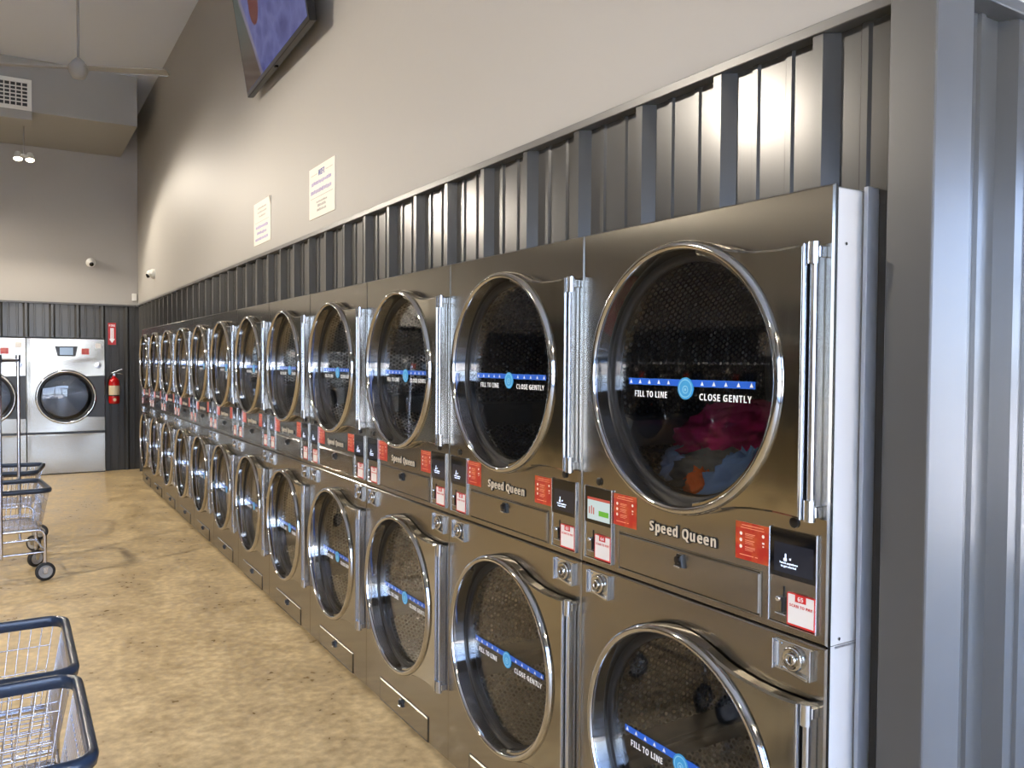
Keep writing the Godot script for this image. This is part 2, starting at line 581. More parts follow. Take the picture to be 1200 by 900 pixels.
func build_room() -> void:
	var zend := -12.78
	var DZ := -Z0 - 12 * W
	# floor and ceiling
	struct(slab("floor", Vector3(-7.2, -0.2, -14.2), Vector3(5.2, 0.0, 4.15), M.concrete), "tan mottled polished concrete floor")
	struct(slab("ceiling", Vector3(-7.2, TOP, -14.2), Vector3(5.2, TOP + 0.2, 4.15), M.ceiling_paint), "grey painted high ceiling")
	struct(slab("ground", Vector3(-60, -0.45, 4.15), Vector3(60, -0.2, 90), M.asphalt), "pale paved parking area outside the storefront")
	# dryer wall: plaster above, ribbed siding below
	var wr: Node3D = node("wall_right")
	struct(wr, "grey plaster wall above charcoal ribbed siding behind the dryers")
	slab("plaster", Vector3(0.125, 2.337, zend), Vector3(0.30, TOP, -1.0), M.plaster, wr)
	slab("backing", Vector3(0.135, 1.951, zend), Vector3(0.30, 2.337, -1.0), M.siding_paint, wr)
	slab("backing", Vector3(0.135, 0, zend), Vector3(0.30, 1.951, DZ - 0.01), M.siding_paint, wr)
	slab("backing", Vector3(0.135, 0, -Z0 + 0.012), Vector3(0.30, 1.951, -1.0), M.siding_paint, wr)
	var ph := fposmod(-1.227 - zend, 0.305)
	siding(wr, Vector3(0.133, 0, zend), -PI / 2, zend * -1 - 1.0, 1.951, SIDE + 0.01, ph)
	siding(wr, Vector3(0.133, 0, zend), -PI / 2, DZ - 0.012 - zend, 0.0, 1.951, ph)
	slab("siding_panel", Vector3(0.128, 0, -1.086), Vector3(0.133, 1.951, -1.0), M.siding_paint, wr)
	# angle trims round the dryer opening and along the top of the siding
	struct(slab("trim_1", Vector3(0.094, SIDE, zend), Vector3(0.135, 2.337, -0.95), M.trim_paint, null, 0.002), "grey angle trim capping the siding over the dryers")
	struct(slab("trim_2", Vector3(0.090, 0, -1.096), Vector3(0.128, 1.951, -1.086), M.galvanized, null, 0.001), "thin grey trim strip beside the dryer cabinet")
	# corner post
	var cp: Node3D = node("trim_3", Vector3(0.07, 0, -0.932))
	struct(cp, "wide grey corner post where the siding walls meet")
	var mb := MB.new()
	mb.box(Vector3(0, 0, -0.098), Vector3(0.012, 2.36, 0), 0.0025)
	mb.box(Vector3(0.012, 0, -0.098), Vector3(0.065, 2.36, -0.092))
	put("flange", mb, M.trim_paint, cp)
	mb = MB.new()
	mb.box(Vector3(0.0005, 0, -0.012), Vector3(0.125, 2.36, 0.002), 0.0025)
	put("flange", mb, M.trim_paint, cp)
	# return wall to the right of the corner
	var wt: Node3D = node("wall_return")
	struct(wt, "ribbed siding wall facing the storefront, pale plaster above")
	slab("plaster", Vector3(0.124, 2.337, -1.1), Vector3(5.05, TOP, -0.945), M.plaster, wt)
	slab("backing", Vector3(0.16, 0, -1.1), Vector3(5.05, 2.337, -0.985), M.siding_paint, wt)
	siding(wt, Vector3(0.14, 0, -0.975), 0.0, 4.9, 0.0, SIDE + 0.01, 0.26)
	struct(slab("trim_4", Vector3(0.094, SIDE, -0.985), Vector3(5.05, 2.337, -0.925), M.trim_paint, null, 0.002), "grey angle trim capping the return wall siding")
	# end wall
	var we: Node3D = node("wall_end")
	struct(we, "grey plaster end wall above charcoal ribbed siding and washers")
	slab("plaster", Vector3(-7.0, 2.337, zend - 0.2), Vector3(0.30, TOP, zend), M.plaster, we)
	slab("backing", Vector3(-7.0, 1.86, zend - 0.2), Vector3(0.30, 2.337, zend - 0.012), M.siding_paint, we)
	slab("backing", Vector3(-0.30, 0, zend - 0.2), Vector3(0.30, 1.86, zend - 0.012), M.siding_paint, we)
	slab("backing", Vector3(-7.0, 0, zend - 0.2), Vector3(-5.05, 1.86, zend - 0.012), M.siding_paint, we)
	siding(we, Vector3(-6.9, 0, zend - 0.01), 0.0, 7.03, 1.86, SIDE + 0.01, fposmod(-0.335 + 6.9, 0.305))
	siding(we, Vector3(-0.30, 0, zend - 0.01), 0.0, 0.43, 0.0, 1.86, 0.27)
	struct(slab("trim_5", Vector3(-6.9, SIDE, zend - 0.01), Vector3(0.10, 2.337, zend + 0.036), M.trim_paint, null, 0.002), "grey angle trim capping the end wall siding")
	# left wall, seen in the dryer doors
	var wl: Node3D = node("wall_left")
	struct(wl, "plaster and siding wall across the room from the dryers")
	slab("plaster", Vector3(-7.0, 2.337, zend), Vector3(-6.8, TOP, 4.0), M.plaster, wl)
	slab("backing", Vector3(-7.0, 1.86, zend), Vector3(-6.812, 2.337, 4.0), M.siding_paint, wl)
	slab("backing", Vector3(-7.0, 0, -1.3), Vector3(-6.812, 1.86, 4.0), M.siding_paint, wl)
	slab("backing", Vector3(-7.0, 0, zend), Vector3(-6.812, 1.86, -10.8), M.siding_paint, wl)
	siding(wl, Vector3(-6.81, 0, 4.0), PI / 2, 16.75, 1.86, SIDE + 0.01, 0.1)
	siding(wl, Vector3(-6.81, 0, 4.0), PI / 2, 5.3, 0.0, 1.86, 0.1)
	struct(slab("trim_6", Vector3(-6.81, SIDE, zend), Vector3(-6.766, 2.337, 4.0), M.trim_paint), "grey angle trim capping the siding across the room")
	# service space behind the machines, closed so that no light leaks in
	struct(slab("wall_service", Vector3(1.6, 0, -14.0), Vector3(1.75, TOP, -1.1), M.plaster), "plaster wall of the service space behind the dryers")
	struct(slab("wall_outer", Vector3(-7.2, 0, -14.2), Vector3(1.75, TOP, -14.05), M.plaster), "outer wall behind the end washers")
	struct(slab("wall_side", Vector3(5.05, 3.05, -1.1), Vector3(5.2, TOP, 4.15), M.plaster), "plaster lintel over the side windows of the entrance bay")
	struct(slab("ground_side", Vector3(5.2, -0.45, -30), Vector3(60, -0.2, 4.15), M.asphalt), "pale paved parking area beside the entrance bay")
	struct(slab("wall_outside", Vector3(-8.2, 0, -14.2), Vector3(-8.05, TOP, 4.15), M.plaster), "outer wall behind the washers across the room")
	# storefront behind the photographer
	var wf: Node3D = node("wall_front")
	struct(wf, "storefront wall with tall daylight windows")
	slab("lintel", Vector3(-8.2, 3.05, 4.0), Vector3(5.2, TOP, 4.15), M.plaster, wf)
	slab("pier", Vector3(-8.2, 0, 4.0), Vector3(-6.3, 3.05, 4.15), M.plaster, wf)
	slab("pier", Vector3(4.6, 0, 4.0), Vector3(5.2, 3.05, 4.15), M.plaster, wf)
	for k in 11:
		var wn: Node3D = node("window_%d" % (k + 1), Vector3(-6.3 + k * 1.3625, 0, 4.05) if k < 8 else Vector3(5.12, 0, 3.05 - (k - 8) * 1.3625), 0.0 if k < 8 else PI / 2)
		struct(wn, "storefront window in dark aluminium frame")
		mb = MB.new()
		mb.box(Vector3(0, 0, -0.05), Vector3(0.05, 3.05, 0.05))
		mb.box(Vector3(1.3125, 0, -0.05), Vector3(1.3625, 3.05, 0.05))
		mb.box(Vector3(0.05, 0, -0.05), Vector3(1.3125, 0.1, 0.05))
		mb.box(Vector3(0.05, 2.18, -0.05), Vector3(1.3125, 2.24, 0.05))
		mb.box(Vector3(0.05, 2.99, -0.05), Vector3(1.3125, 3.05, 0.05))
		put("window_frame", mb, M.frame_alu, wn)
		for q in [[0.1, 2.18], [2.24, 2.99]]:
			mb = MB.new()
			mb.box(Vector3(0.05, q[0], -0.004), Vector3(1.3125, q[1], 0.004))
			put("pane", mb, M.pane_glass, wn)
	slab("pier", Vector3(5.05, 0, 3.05), Vector3(5.2, 3.05, 4.0), M.plaster, wf)
	# boxed duct under the ceiling at the far end
	var so := slab("soffit", Vector3(-6.8, 4.40, zend), Vector3(-0.09, TOP, -11.0), M.duct_paint, null, 0.004)
	struct(so, "boxed grey soffit under the ceiling at the end wall")


# ---------------------------------------------------------------- lamps
func build_lamps() -> void:
	var spots := []
	for q in [Vector3(-1.275, 3.95, -11.5), Vector3(-4.2, 3.95, -11.5), Vector3(-4.2, 3.95, -5.4), Vector3(-4.2, 3.95, 0.6), Vector3(-0.6, 3.95, 3.1)]:
		spots.append(q)
	var words := ["below the soffit beside the dryer row", "below the soffit over the washer aisle", "over the middle of the washer aisle", "over the washer aisle by the storefront", "just inside the storefront windows"]
	for k in spots.size():
		var t := node("pendant_floodlight", spots[k])
		tag(t, "twin-headed white floodlight hanging on a thin rod " + words[k], "light", "hanging floodlights")
		var mb := MB.new()
		mb.tube([Vector3(0, (4.40 if k < 2 else TOP) - 3.95, 0), Vector3(0, 0.05, 0)], 0.008, 8)
		put("rod", mb, M.duct_paint, t)
		mb = MB.new()
		mb.box(Vector3(-0.10, 0.03, -0.02), Vector3(0.10, 0.06, 0.02), 0.004)
		put("crossbar", mb, M.white_paint, t)
		for s in [-1, 1]:
			var h := node("lamp_head", Vector3(s * 0.062, 0, 0), 0.0, t)
			# each head faces down, tipped a little towards the storefront or the dryer wall
			h.rotation = Vector3(deg_to_rad(70), deg_to_rad([0, 60, 60, 60, 180][k]), 0)
			var sh := MB.new()
			sh.lathe([Vector2(0.0, -0.09), Vector2(0.03, -0.09), Vector2(0.042, -0.05), Vector2(0.05, 0.0), Vector2(0.046, 0.0), Vector2(0.04, -0.01)], 20)
			put("housing", sh, M.white_paint, h)
			var le := MB.new()
			le.lathe([Vector2(0.045, -0.004), Vector2(0.03, 0.010), Vector2(0.0, 0.014)], 20)
			put("lens", le, M.lamp_white, h)
			var sp := SpotLight3D.new()
			sp.name = "lamp_beam"
			h.add_child(sp)
			sp.position = Vector3(0, 0, 0.03)
			sp.rotation = Vector3(0, PI, 0)
			sp.spot_angle = 74
			sp.spot_angle_attenuation = 0.28
			sp.spot_range = 30
			sp.spot_attenuation = 2
			sp.light_color = Color(1.0, 0.95, 0.88)
			sp.light_energy = [1.9, 6.0, 7.8, 2.0, 5.0][k]
			sp.light_size = 0.05
			sp.shadow_enabled = true


# ---------------------------------------------------------------- dryers
const UP_Y := 1.541
const LOW_Y := 0.578

func door_parts(root: Node3D, y: float, meshes: Dictionary) -> void:
	var d := put("door", meshes.ring, M.chrome, root, Vector3(0, y, 0))
	put("hinge_plate", meshes.plate, M.door_steel, d)
	var hb := put("hinge", meshes.hinge, M.zinc, d)
	hb.position = Vector3(0.397, 0, 0)
	put("gasket", meshes.gasket, M.black_rubber, d)
	var g := put("window", meshes.pane, M.door_glass, d)
	g.rotation.x = deg_to_rad(-1.2)
	var ink := Vector3(-0.005, 0, -0.0125)
	put("fill_line_band", meshes.band, M.band_blue, d, ink)
	put("band_arrows", meshes.arrows, M.print_white, d, ink)
	put("badge", meshes.badge, M.badge_blue, d, ink)
	put("badge_centre", meshes.badge2, M.badge_pale, d, ink)
	put("lettering", meshes.fill, M.print_white, d, ink + Vector3(-0.137, -0.0455, 0.0022))
	put("lettering", meshes.close, M.print_white, d, ink + Vector3(0.128, -0.0455, 0.0022))
	var dr := put("drum", meshes.drum, M.drum_side, root, Vector3(0, y, 0))
	put("drum_back", meshes.back, M.drum_back, dr)
	put("drum_front", meshes.lip, M.drum_plain, dr)
	for k in 3:
		var r := put("drum_baffle", meshes.baffle, M.drum_plain, dr)
		r.rotation.z = deg_to_rad(25 + 120 * k)

func controls(root: Node3D, dx: float, meshes: Dictionary, lit: bool) -> void:
	var c := put("control_panel", meshes.panel, M.brushed_steel, root, Vector3(dx, 0, 0))
	put("panel_edge", meshes.panel_edge, M.zinc, c)
	put("screen", meshes.screen, M.screen_black, c)
	if lit:
		put("display", meshes.display, M.screen_lit, c)
		put("display_header", meshes.disp_head, M.screen_red, c)
		put("display_button", meshes.disp_btn, M.screen_green, c)
		put("display_figures", meshes.disp_fig, M.screen_red, c)
	else:
		put("display", meshes.display, M.screen_navy, c)
		put("display_text", meshes.disp_text, M.screen_text, c)
	put("coin_slot", meshes.slot, M.black_plastic, c)
	put("coin_knob", meshes.knob, M.zinc, c)
	put("coin_tray", meshes.tray, M.zinc, c)
	put("pay_card", meshes.card, M.card_white, c)
	put("card_print", meshes.card_red, M.card_red, c)
	put("key_hole", meshes.dot, M.black_plastic, root, Vector3(dx, 0, 0))
	var s := put("notice_sticker", meshes.sticker, M.sticker_orange, root, Vector3(0.2245 if dx > -0.1 else -0.2295, 0, 0))
	put("sticker_print", meshes.sticker_lines, M.sticker_print, s)
	put("sticker_dots", meshes.sticker_dots, M.sticker_dot, s)
	var l := put("lock_plate", meshes.lockplate, M.zinc, root, Vector3(dx, 0, 0))
	put("lock_cylinder", meshes.lock, M.chrome, l)
	put("lock_core", meshes.lockcore, M.black_plastic, l)

func dryer_meshes() -> Dictionary:
	var m := {}
	var mb := MB.new()
	# ring: outer wall, rolled front, deep bore
	mb.lathe([Vector2(0.338, 0.004), Vector2(0.339, 0.030), Vector2(0.336, 0.042), Vector2(0.332, 0.048), Vector2(0.326, 0.0505), Vector2(0.320, 0.049), Vector2(0.3165, 0.044), Vector2(0.3155, 0.034), Vector2(0.3145, -0.012), Vector2(0.300, -0.014)], 96, Vector3.ZERO, 0.5)
	m.ring = mb.mesh()
	mb = MB.new()
	mb.lathe([Vector2(0.3145, -0.010), Vector2(0.306, -0.009), Vector2(0.299, -0.010), Vector2(0.294, -0.013), Vector2(0.292, -0.02), Vector2(0.292, -0.03), Vector2(0.318, -0.04)], 96, Vector3.ZERO, 0.4)
	m.gasket = mb.mesh()
	mb = MB.new()
	mb.disc(0.299, Vector3(0, 0, -0.013), 96)
	mb.disc(0.299, Vector3(0, 0, -0.018), 96, false)
	m.pane = mb.mesh()
	# plate joining ring to hinge
	var poly := PackedVector2Array()
	for q in [Vector2(0.06, 0.329), Vector2(0.12, 0.3175), Vector2(0.16, 0.303), Vector2(0.20, 0.2935), Vector2(0.25, 0.287), Vector2(0.31, 0.2845), Vector2(0.36, 0.286), Vector2(0.3835, 0.288)]:
		poly.append(q)
	var rev := poly.duplicate()
	rev.reverse()
	for q in rev:
		poly.append(Vector2(q.x, -q.y))
	for k in 33:
		var a := lerpf(-78.0, 78.0, k / 32.0)
		poly.append(Vector2(cos(deg_to_rad(a)), sin(deg_to_rad(a))) * 0.305)
	mb = MB.new()
	mb.prism(poly, 0.006, 0.036, 0.005)
	m.plate = mb.mesh()
	mb = MB.new()
	mb.box(Vector3(-0.004, -0.262, 0.0), Vector3(0.012, 0.262, 0.03), 0.003)
	mb.box(Vector3(-0.0125, -0.288, 0.018), Vector3(-0.0085, 0.288, 0.041), 0.001)
	for s in [-1, 1]:
		mb.tube([Vector3(0.003, s * 0.29, 0.026), Vector3(0.003, s * 0.245, 0.026)], 0.0125, 12)
		mb.box(Vector3(-0.01, s * 0.27 - 0.012, 0.0), Vector3(0.016, s * 0.27 + 0.012, 0.022), 0.002)
	m.hinge = mb.mesh()
	# printed band on the glass
	mb = MB.new()
	mb.box(Vector3(-0.228, -0.021, 0.0008), Vector3(0.222, -0.0035, 0.0016))
	m.band = mb.mesh()
	mb = MB.new()
	for k in 10:
		var x := -0.217 + k * 0.0373 if k < 5 else 0.053 + (k - 5) * 0.0395
		mb.tri_f(Vector3(x - 0.0058, -0.0175, 0.0020), Vector3(x + 0.0058, -0.0175, 0.0020), Vector3(x, -0.0062, 0.0020))
	m.arrows = mb.mesh()
	mb = MB.new()
	mb.lathe([Vector2(0.028, 0.0006), Vector2(0.028, 0.0024), Vector2(0.0, 0.0024)], 32, Vector3(-0.005, -0.026, 0))
	m.badge = mb.mesh()
	mb = MB.new()
	mb.lathe([Vector2(0.0235, 0.0030), Vector2(0.0205, 0.0030)], 32, Vector3(-0.005, -0.026, 0))
	mb.lathe([Vector2(0.0105, 0.0030), Vector2(0.0075, 0.0030)], 24, Vector3(-0.005, -0.029, 0))
	mb.disc(0.004, Vector3(-0.005, -0.029, 0.003), 12)
	m.badge2 = mb.mesh()
	m.fill = text_mesh("FILL TO LINE", 0.0165, true, 0.0006, 0.88)
	m.close = text_mesh("CLOSE GENTLY", 0.0165, true, 0.0006, 1.0)
	# drum
	mb = MB.new()
	# hexagonal cells of sheet metal, each with a punched hole, wrapped round the drum
	var R := 0.385
	var pitch := TAU * R / 132.0
	var hexa := []
	for k in 6:
		hexa.append(Vector2(cos(TAU * (k + 0.5) / 6), sin(TAU * (k + 0.5) / 6)))
	for row in 41:
		var v0 := -0.07 - row * pitch * 0.866
		if v0 < -0.735:
			break
		for col in 132:
			var c := Vector2((col + 0.5 * (row % 2)) * pitch, v0)
			var P := []
			var Q := []
			for h in hexa:
				for q in [[P, pitch * 0.577], [Q, pitch * 0.36]]:
					var w: Vector2 = c + h * q[1]
					var an := w.x / R
					q[0].append([Vector3(cos(an) * R, sin(an) * R, w.y), Vector3(-cos(an), -sin(an), 0)])
			for k in 6:
				var t := (k + 1) % 6
				for tr in [[P[k], Q[k], P[t]], [P[t], Q[k], Q[t]]]:
					for e in tr:
						mb.v.append(e[0])
						mb.n.append(e[1])
						mb.uv.append(Vector2.ZERO)
	for z in [[-0.055, -0.075], [-0.722, -0.74]]:
		mb.lathe([Vector2(R + 0.0006, z[1]), Vector2(R + 0.0006, z[0])], 64, Vector3.ZERO)
	m.drum = mb.mesh()
	mb = MB.new()
	mb.lathe([Vector2(R, -0.7405), Vector2(0.352, -0.7405)], 64)
	mb.disc(0.09, Vector3(0, 0, -0.739), 32)
	pitch = 0.021
	for row in range(-22, 23):
		for col in range(-22, 23):
			var c := Vector2((col + 0.5 * absi(row % 2)) * pitch, row * pitch * 0.866)
			if c.length() > 0.36 or c.length() < 0.08:
				continue
			for k in 6:
				var t := (k + 1) % 6
				var p0: Vector2 = c + hexa[k] * pitch * 0.577
				var p1: Vector2 = c + hexa[t] * pitch * 0.577
				var q0: Vector2 = c + hexa[k] * pitch * 0.38
				var q1: Vector2 = c + hexa[t] * pitch * 0.38
				mb.quad(Vector3(q0.x, q0.y, -0.74), Vector3(p0.x, p0.y, -0.74), Vector3(p1.x, p1.y, -0.74), Vector3(q1.x, q1.y, -0.74))
	m.back = mb.mesh()
	mb = MB.new()
	mb.lathe([Vector2(0.385, -0.056), Vector2(0.320, -0.05), Vector2(0.318, -0.03), Vector2(0.318, -0.010)], 64)
	m.lip = mb.mesh()
	mb = MB.new()
	mb.prism(PackedVector2Array([Vector2(-0.384, -0.05), Vector2(-0.31, -0.012), Vector2(-0.30, 0.0), Vector2(-0.31, 0.012), Vector2(-0.384, 0.05)]), -0.735, -0.06)
	m.baffle = mb.mesh()
	# control panel
	mb = MB.new()
	mb.box(Vector3(0.2785, 1.012, -0.001), Vector3(0.4045, 1.2185, 0.003), 0.0008)
	m.panel = mb.mesh()
	mb = MB.new()
	mb.box(Vector3(0.277, 1.010, 0), Vector3(0.2805, 1.2200, 0.0065), 0.001)
	mb.box(Vector3(0.4025, 1.010, 0), Vector3(0.4060, 1.2200, 0.0065), 0.001)
	mb.box(Vector3(0.277, 1.008, 0), Vector3(0.406, 1.0115, 0.0065), 0.001)
	m.panel_edge = mb.mesh()
	mb = MB.new()
	mb.box(Vector3(0.2807, 1.113, 0.002), Vector3(0.4023, 1.2172, 0.0050), 0.0008)
	m.screen = mb.mesh()
	mb = MB.new()
	mb.box(Vector3(0.2925, 1.124, 0.0044), Vector3(0.3965, 1.1885, 0.0053))
	m.display = mb.mesh()
	mb = MB.new()
	mb.box(Vector3(0.2925, 1.181, 0.0046), Vector3(0.3965, 1.1885, 0.0057))
	m.disp_head = mb.mesh()
	mb = MB.new()
	mb.box(Vector3(0.346, 1.1385, 0.0046), Vector3(0.391, 1.1535, 0.0057))
	m.disp_btn = mb.mesh()
	mb = MB.new()
	for k in 3:
		mb.box(Vector3(0.300 + k * 0.010, 1.140, 0.0046), Vector3(0.3045 + k * 0.010, 1.160 + 0.004 * (k % 2), 0.0057))
	m.disp_fig = mb.mesh()
	mb = MB.new()
	mb.box(Vector3(0.322, 1.1535, 0.0046), Vector3(0.3255, 1.166, 0.0056))
	mb.box(Vector3(0.3185, 1.150, 0.0046), Vector3(0.327, 1.156, 0.0056))
	mb.box(Vector3(0.334, 1.1535, 0.0046), Vector3(0.338, 1.1575, 0.0056))
	var st := SurfaceTool.new()
	st.append_from(mb.mesh(), 0, Transform3D())
	st.append_from(text_mesh("Touch anywhere", 0.0042, true, 0.0004), 0, Transform3D(Basis(), Vector3(0.332, 1.1455, 0.0056)))
	st.append_from(text_mesh("to get started", 0.0042, true, 0.0004), 0, Transform3D(Basis(), Vector3(0.332, 1.1385, 0.0056)))
	m.disp_text = st.commit()
	mb = MB.new()
	mb.box(Vector3(0.3165, 1.036, 0.001), Vector3(0.3225, 1.094, 0.0045), 0.001)
	mb.box(Vector3(0.3165, 1.036, 0.001), Vector3(0.3215, 1.07, 0.010), 0.001)
	m.slot = mb.mesh()
	mb = MB.new()
	mb.lathe([Vector2(0.006, 0.002), Vector2(0.006, 0.014), Vector2(0.0045, 0.0155), Vector2(0, 0.0155)], 16, Vector3(0.3105, 1.0655, 0))
	m.knob = mb.mesh()
	mb = MB.new()
	mb.box(Vector3(0.301, 1.0305, 0.002), Vector3(0.3285, 1.0345, 0.012), 0.001)
	m.tray = mb.mesh()
	mb = MB.new()
	mb.box(Vector3(0.333, 1.016, 0.003), Vector3(0.4045, 1.085, 0.0085), 0.0005)
	m.card = mb.mesh()
	mb = MB.new()
	mb.box(Vector3(0.333, 1.0155, 0.004), Vector3(0.4045, 1.0195, 0.0092))
	mb.box(Vector3(0.333, 1.0195, 0.004), Vector3(0.3348, 1.0855, 0.0092))
	mb.box(Vector3(0.4027, 1.0195, 0.004), Vector3(0.4045, 1.0855, 0.0092))
	mb.box(Vector3(0.3348, 1.0838, 0.004), Vector3(0.4027, 1.0855, 0.0092))
	mb.box(Vector3(0.354, 1.069, 0.004), Vector3(0.382, 1.0855, 0.0094))
	st = SurfaceTool.new()
	st.append_from(mb.mesh(), 0, Transform3D())
	st.append_from(text_mesh("SCAN TO PAY", 0.0062, true, 0.0004, 1.05), 0, Transform3D(Basis(), Vector3(0.3688, 1.0595, 0.0088)))
	m.card_red = st.commit()
	mb = MB.new()
	mb.lathe([Vector2(0.0115, 0), Vector2(0.0115, 0.004), Vector2(0.009, 0.0055), Vector2(0, 0.005)], 20, Vector3(0.3425, 1.237, 0))
	m.dot = mb.mesh()
	# orange notice
	mb = MB.new()
	mb.box(Vector3(-0.049, 1.127, 0), Vector3(0.049, 1.214, 0.0012))
	m.sticker = mb.mesh()
	mb = MB.new()
	for r in [[-0.030, 0.034, 1.2065, 1.2082], [-0.034, 0.036, 1.2005, 1.2020], [-0.020, 0.010, 1.1875, 1.1890], [-0.020, 0.006, 1.1845, 1.1856], [-0.020, 0.002, 1.1800, 1.1811], [-0.020, 0.008, 1.1725, 1.1740], [-0.020, 0.004, 1.1690, 1.1701], [-0.020, 0.006, 1.1655, 1.1666], [-0.020, 0.010, 1.1570, 1.1585], [-0.020, 0.010, 1.1535, 1.1546], [-0.020, 0.004, 1.1500, 1.1511], [-0.036, 0.006, 1.1375, 1.1395], [0.010, 0.018, 1.1375, 1.1395]]:
		mb.quad(Vector3(r[0], r[2], 0.0016), Vector3(r[1], r[2], 0.0016), Vector3(r[1], r[3], 0.0016), Vector3(r[0], r[3], 0.0016))
	m.sticker_lines = mb.mesh()
	mb = MB.new()
	for y in [1.187, 1.172, 1.157]:
		mb.disc(0.0042, Vector3(-0.0325, y, 0.0016), 14)
	mb.disc(0.0040, Vector3(0.033, 1.190, 0.0016), 12)
	mb.box(Vector3(0.0305, 1.1725, 0.0008), Vector3(0.0365, 1.1765, 0.0016))
	mb.box(Vector3(0.0315, 1.1655, 0.0008), Vector3(0.0355, 1.1685, 0.0016))
	m.sticker_dots = mb.mesh()
	# lock
	mb = MB.new()
	mb.box(Vector3(0.2945, 0.907, -0.001), Vector3(0.3965, 0.974, 0.0025), 0.001)
	mb.box(Vector3(0.2945, 0.907, 0), Vector3(0.2975, 0.974, 0.011), 0.001)
	mb.box(Vector3(0.3945, 0.907, 0), Vector3(0.3970, 0.974, 0.012), 0.001)
	mb.box(Vector3(0.3030, 0.915, 0), Vector3(0.3060, 0.968, 0.006), 0.001)
	for q in [Vector2(0.301, 0.967), Vector2(0.301, 0.914), Vector2(0.313, 0.966), Vector2(0.313, 0.913)]:
		mb.lathe([Vector2(0.0035, 0.002), Vector2(0.003, 0.0055), Vector2(0, 0.006)], 10, Vector3(q.x, q.y, 0))
	mb.xf = Transform3D(Basis(Vector3(0, 0, 1), deg_to_rad(-8)), Vector3(0.35, 0.912, 0))
	mb.box(Vector3(-0.028, -0.004, 0), Vector3(0.038, 0.005, 0.010), 0.002)
	m.lockplate = mb.mesh()
	mb = MB.new()
	mb.lathe([Vector2(0.0265, 0), Vector2(0.0265, 0.010), Vector2(0.0245, 0.014), Vector2(0.020, 0.0145), Vector2(0.0165, 0.011), Vector2(0.0145, 0.011), Vector2(0.0135, 0.019), Vector2(0.011, 0.0205), Vector2(0.008, 0.019), Vector2(0.007, 0.0165), Vector2(0.0, 0.0165)], 28, Vector3(0.349, 0.943, 0), 0.5)
	m.lock = mb.mesh()
	mb = MB.new()
	mb.box(Vector3(0.3465, 0.9365, 0.010), Vector3(0.3515, 0.9495, 0.0175), 0.0005)
	m.lockcore = mb.mesh()
	# lint drawer front with raised rim
	mb = MB.new()
	mb.box(Vector3(-0.2510, -0.0485, -0.004), Vector3(0.2510, 0.0485, 0.0045), 0.004)
	m.drawer = mb.mesh()
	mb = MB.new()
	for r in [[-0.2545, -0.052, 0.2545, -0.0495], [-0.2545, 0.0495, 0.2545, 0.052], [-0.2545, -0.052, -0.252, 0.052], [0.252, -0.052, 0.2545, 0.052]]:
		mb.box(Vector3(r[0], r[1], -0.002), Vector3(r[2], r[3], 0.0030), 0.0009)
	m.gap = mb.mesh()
	mb = MB.new()
	mb.prism(PackedVector2Array([Vector2(-0.017, -0.016), Vector2(0.017, -0.016), Vector2(0.010, 0.017), Vector2(-0.010, 0.017)]), 0.002, 0.014, 0.004)
	mb.lathe([Vector2(0.010, 0.010), Vector2(0.009, 0.020), Vector2(0, 0.021)], 16, Vector3(0, 0.004, 0))
	m.latch = mb.mesh()
	mb = MB.new()
	mb.box(Vector3(-0.013, -0.017, 0.010), Vector3(0.008, -0.0115, 0.0175), 0.001)
	m.latchlip = mb.mesh()
	# logo
	var big := text_mesh("Speed Queen", 0.0262, true, 0.003, 0.99)
	st = SurfaceTool.new()
	for k in 8:
		st.append_from(big, 0, Transform3D(Basis(), Vector3(cos(TAU * k / 8) * 0.0028, sin(TAU * k / 8) * 0.0028, 0.0015)))
	m.logo_under = st.commit()
	st = SurfaceTool.new()
	st.append_from(big, 0, Transform3D(Basis(), Vector3(0, 0, 0.003)))
	m.logo = st.commit()
	# front sheets
	var hx := W / 2 - 0.0014
	mb = MB.new()
	mb.holed(-hx, 0.9895, hx, 1.95, Vector2(0, UP_Y), 0.318, 0.012, 0.004)
	m.front_up = mb.mesh()
	mb = MB.new()
	mb.holed(-hx, 0.022, hx, 0.9865, Vector2(0, LOW_Y), 0.318, 0.012, 0.004)
	m.front_low = mb.mesh()
	var bx := W / 2 - 0.006
	mb = MB.new()
	mb.box(Vector3(-bx, 0.02, -0.95), Vector3(-bx + 0.002, 1.945, -0.020))
	mb.box(Vector3(-bx, 1.943, -0.95), Vector3(bx, 1.945, -0.02))
	mb.box(Vector3(-bx, 0.02, -0.95), Vector3(bx, 0.022, -0.02))
	mb.box(Vector3(-bx, 0.98, -0.9), Vector3(bx, 0.985, -0.032))
	mb.box(Vector3(-bx, 0.02, -0.952), Vector3(bx, 1.945, -0.95))
	m.cabinet = mb.mesh()
	mb = MB.new()
	mb.box(Vector3(bx - 0.002, 0.02, -0.95), Vector3(bx, 0.9865, -0.020))
	m.side_low = mb.mesh()
	mb = MB.new()
	mb.box(Vector3(bx - 0.002, 0.9885, -0.95), Vector3(bx, 1.945, -0.020))
	m.side_up = mb.mesh()
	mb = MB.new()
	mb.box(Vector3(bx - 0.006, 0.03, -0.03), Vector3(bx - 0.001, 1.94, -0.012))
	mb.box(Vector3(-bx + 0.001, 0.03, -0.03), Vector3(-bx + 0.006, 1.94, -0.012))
	m.groove = mb.mesh()  # black strips stand in for shade in the groove behind the front sheet
	mb = MB.new()
	mb.box(Vector3(-bx, 0.0, -0.9), Vector3(bx, 0.021, -0.03))
	m.plinth = mb.mesh()
	return m

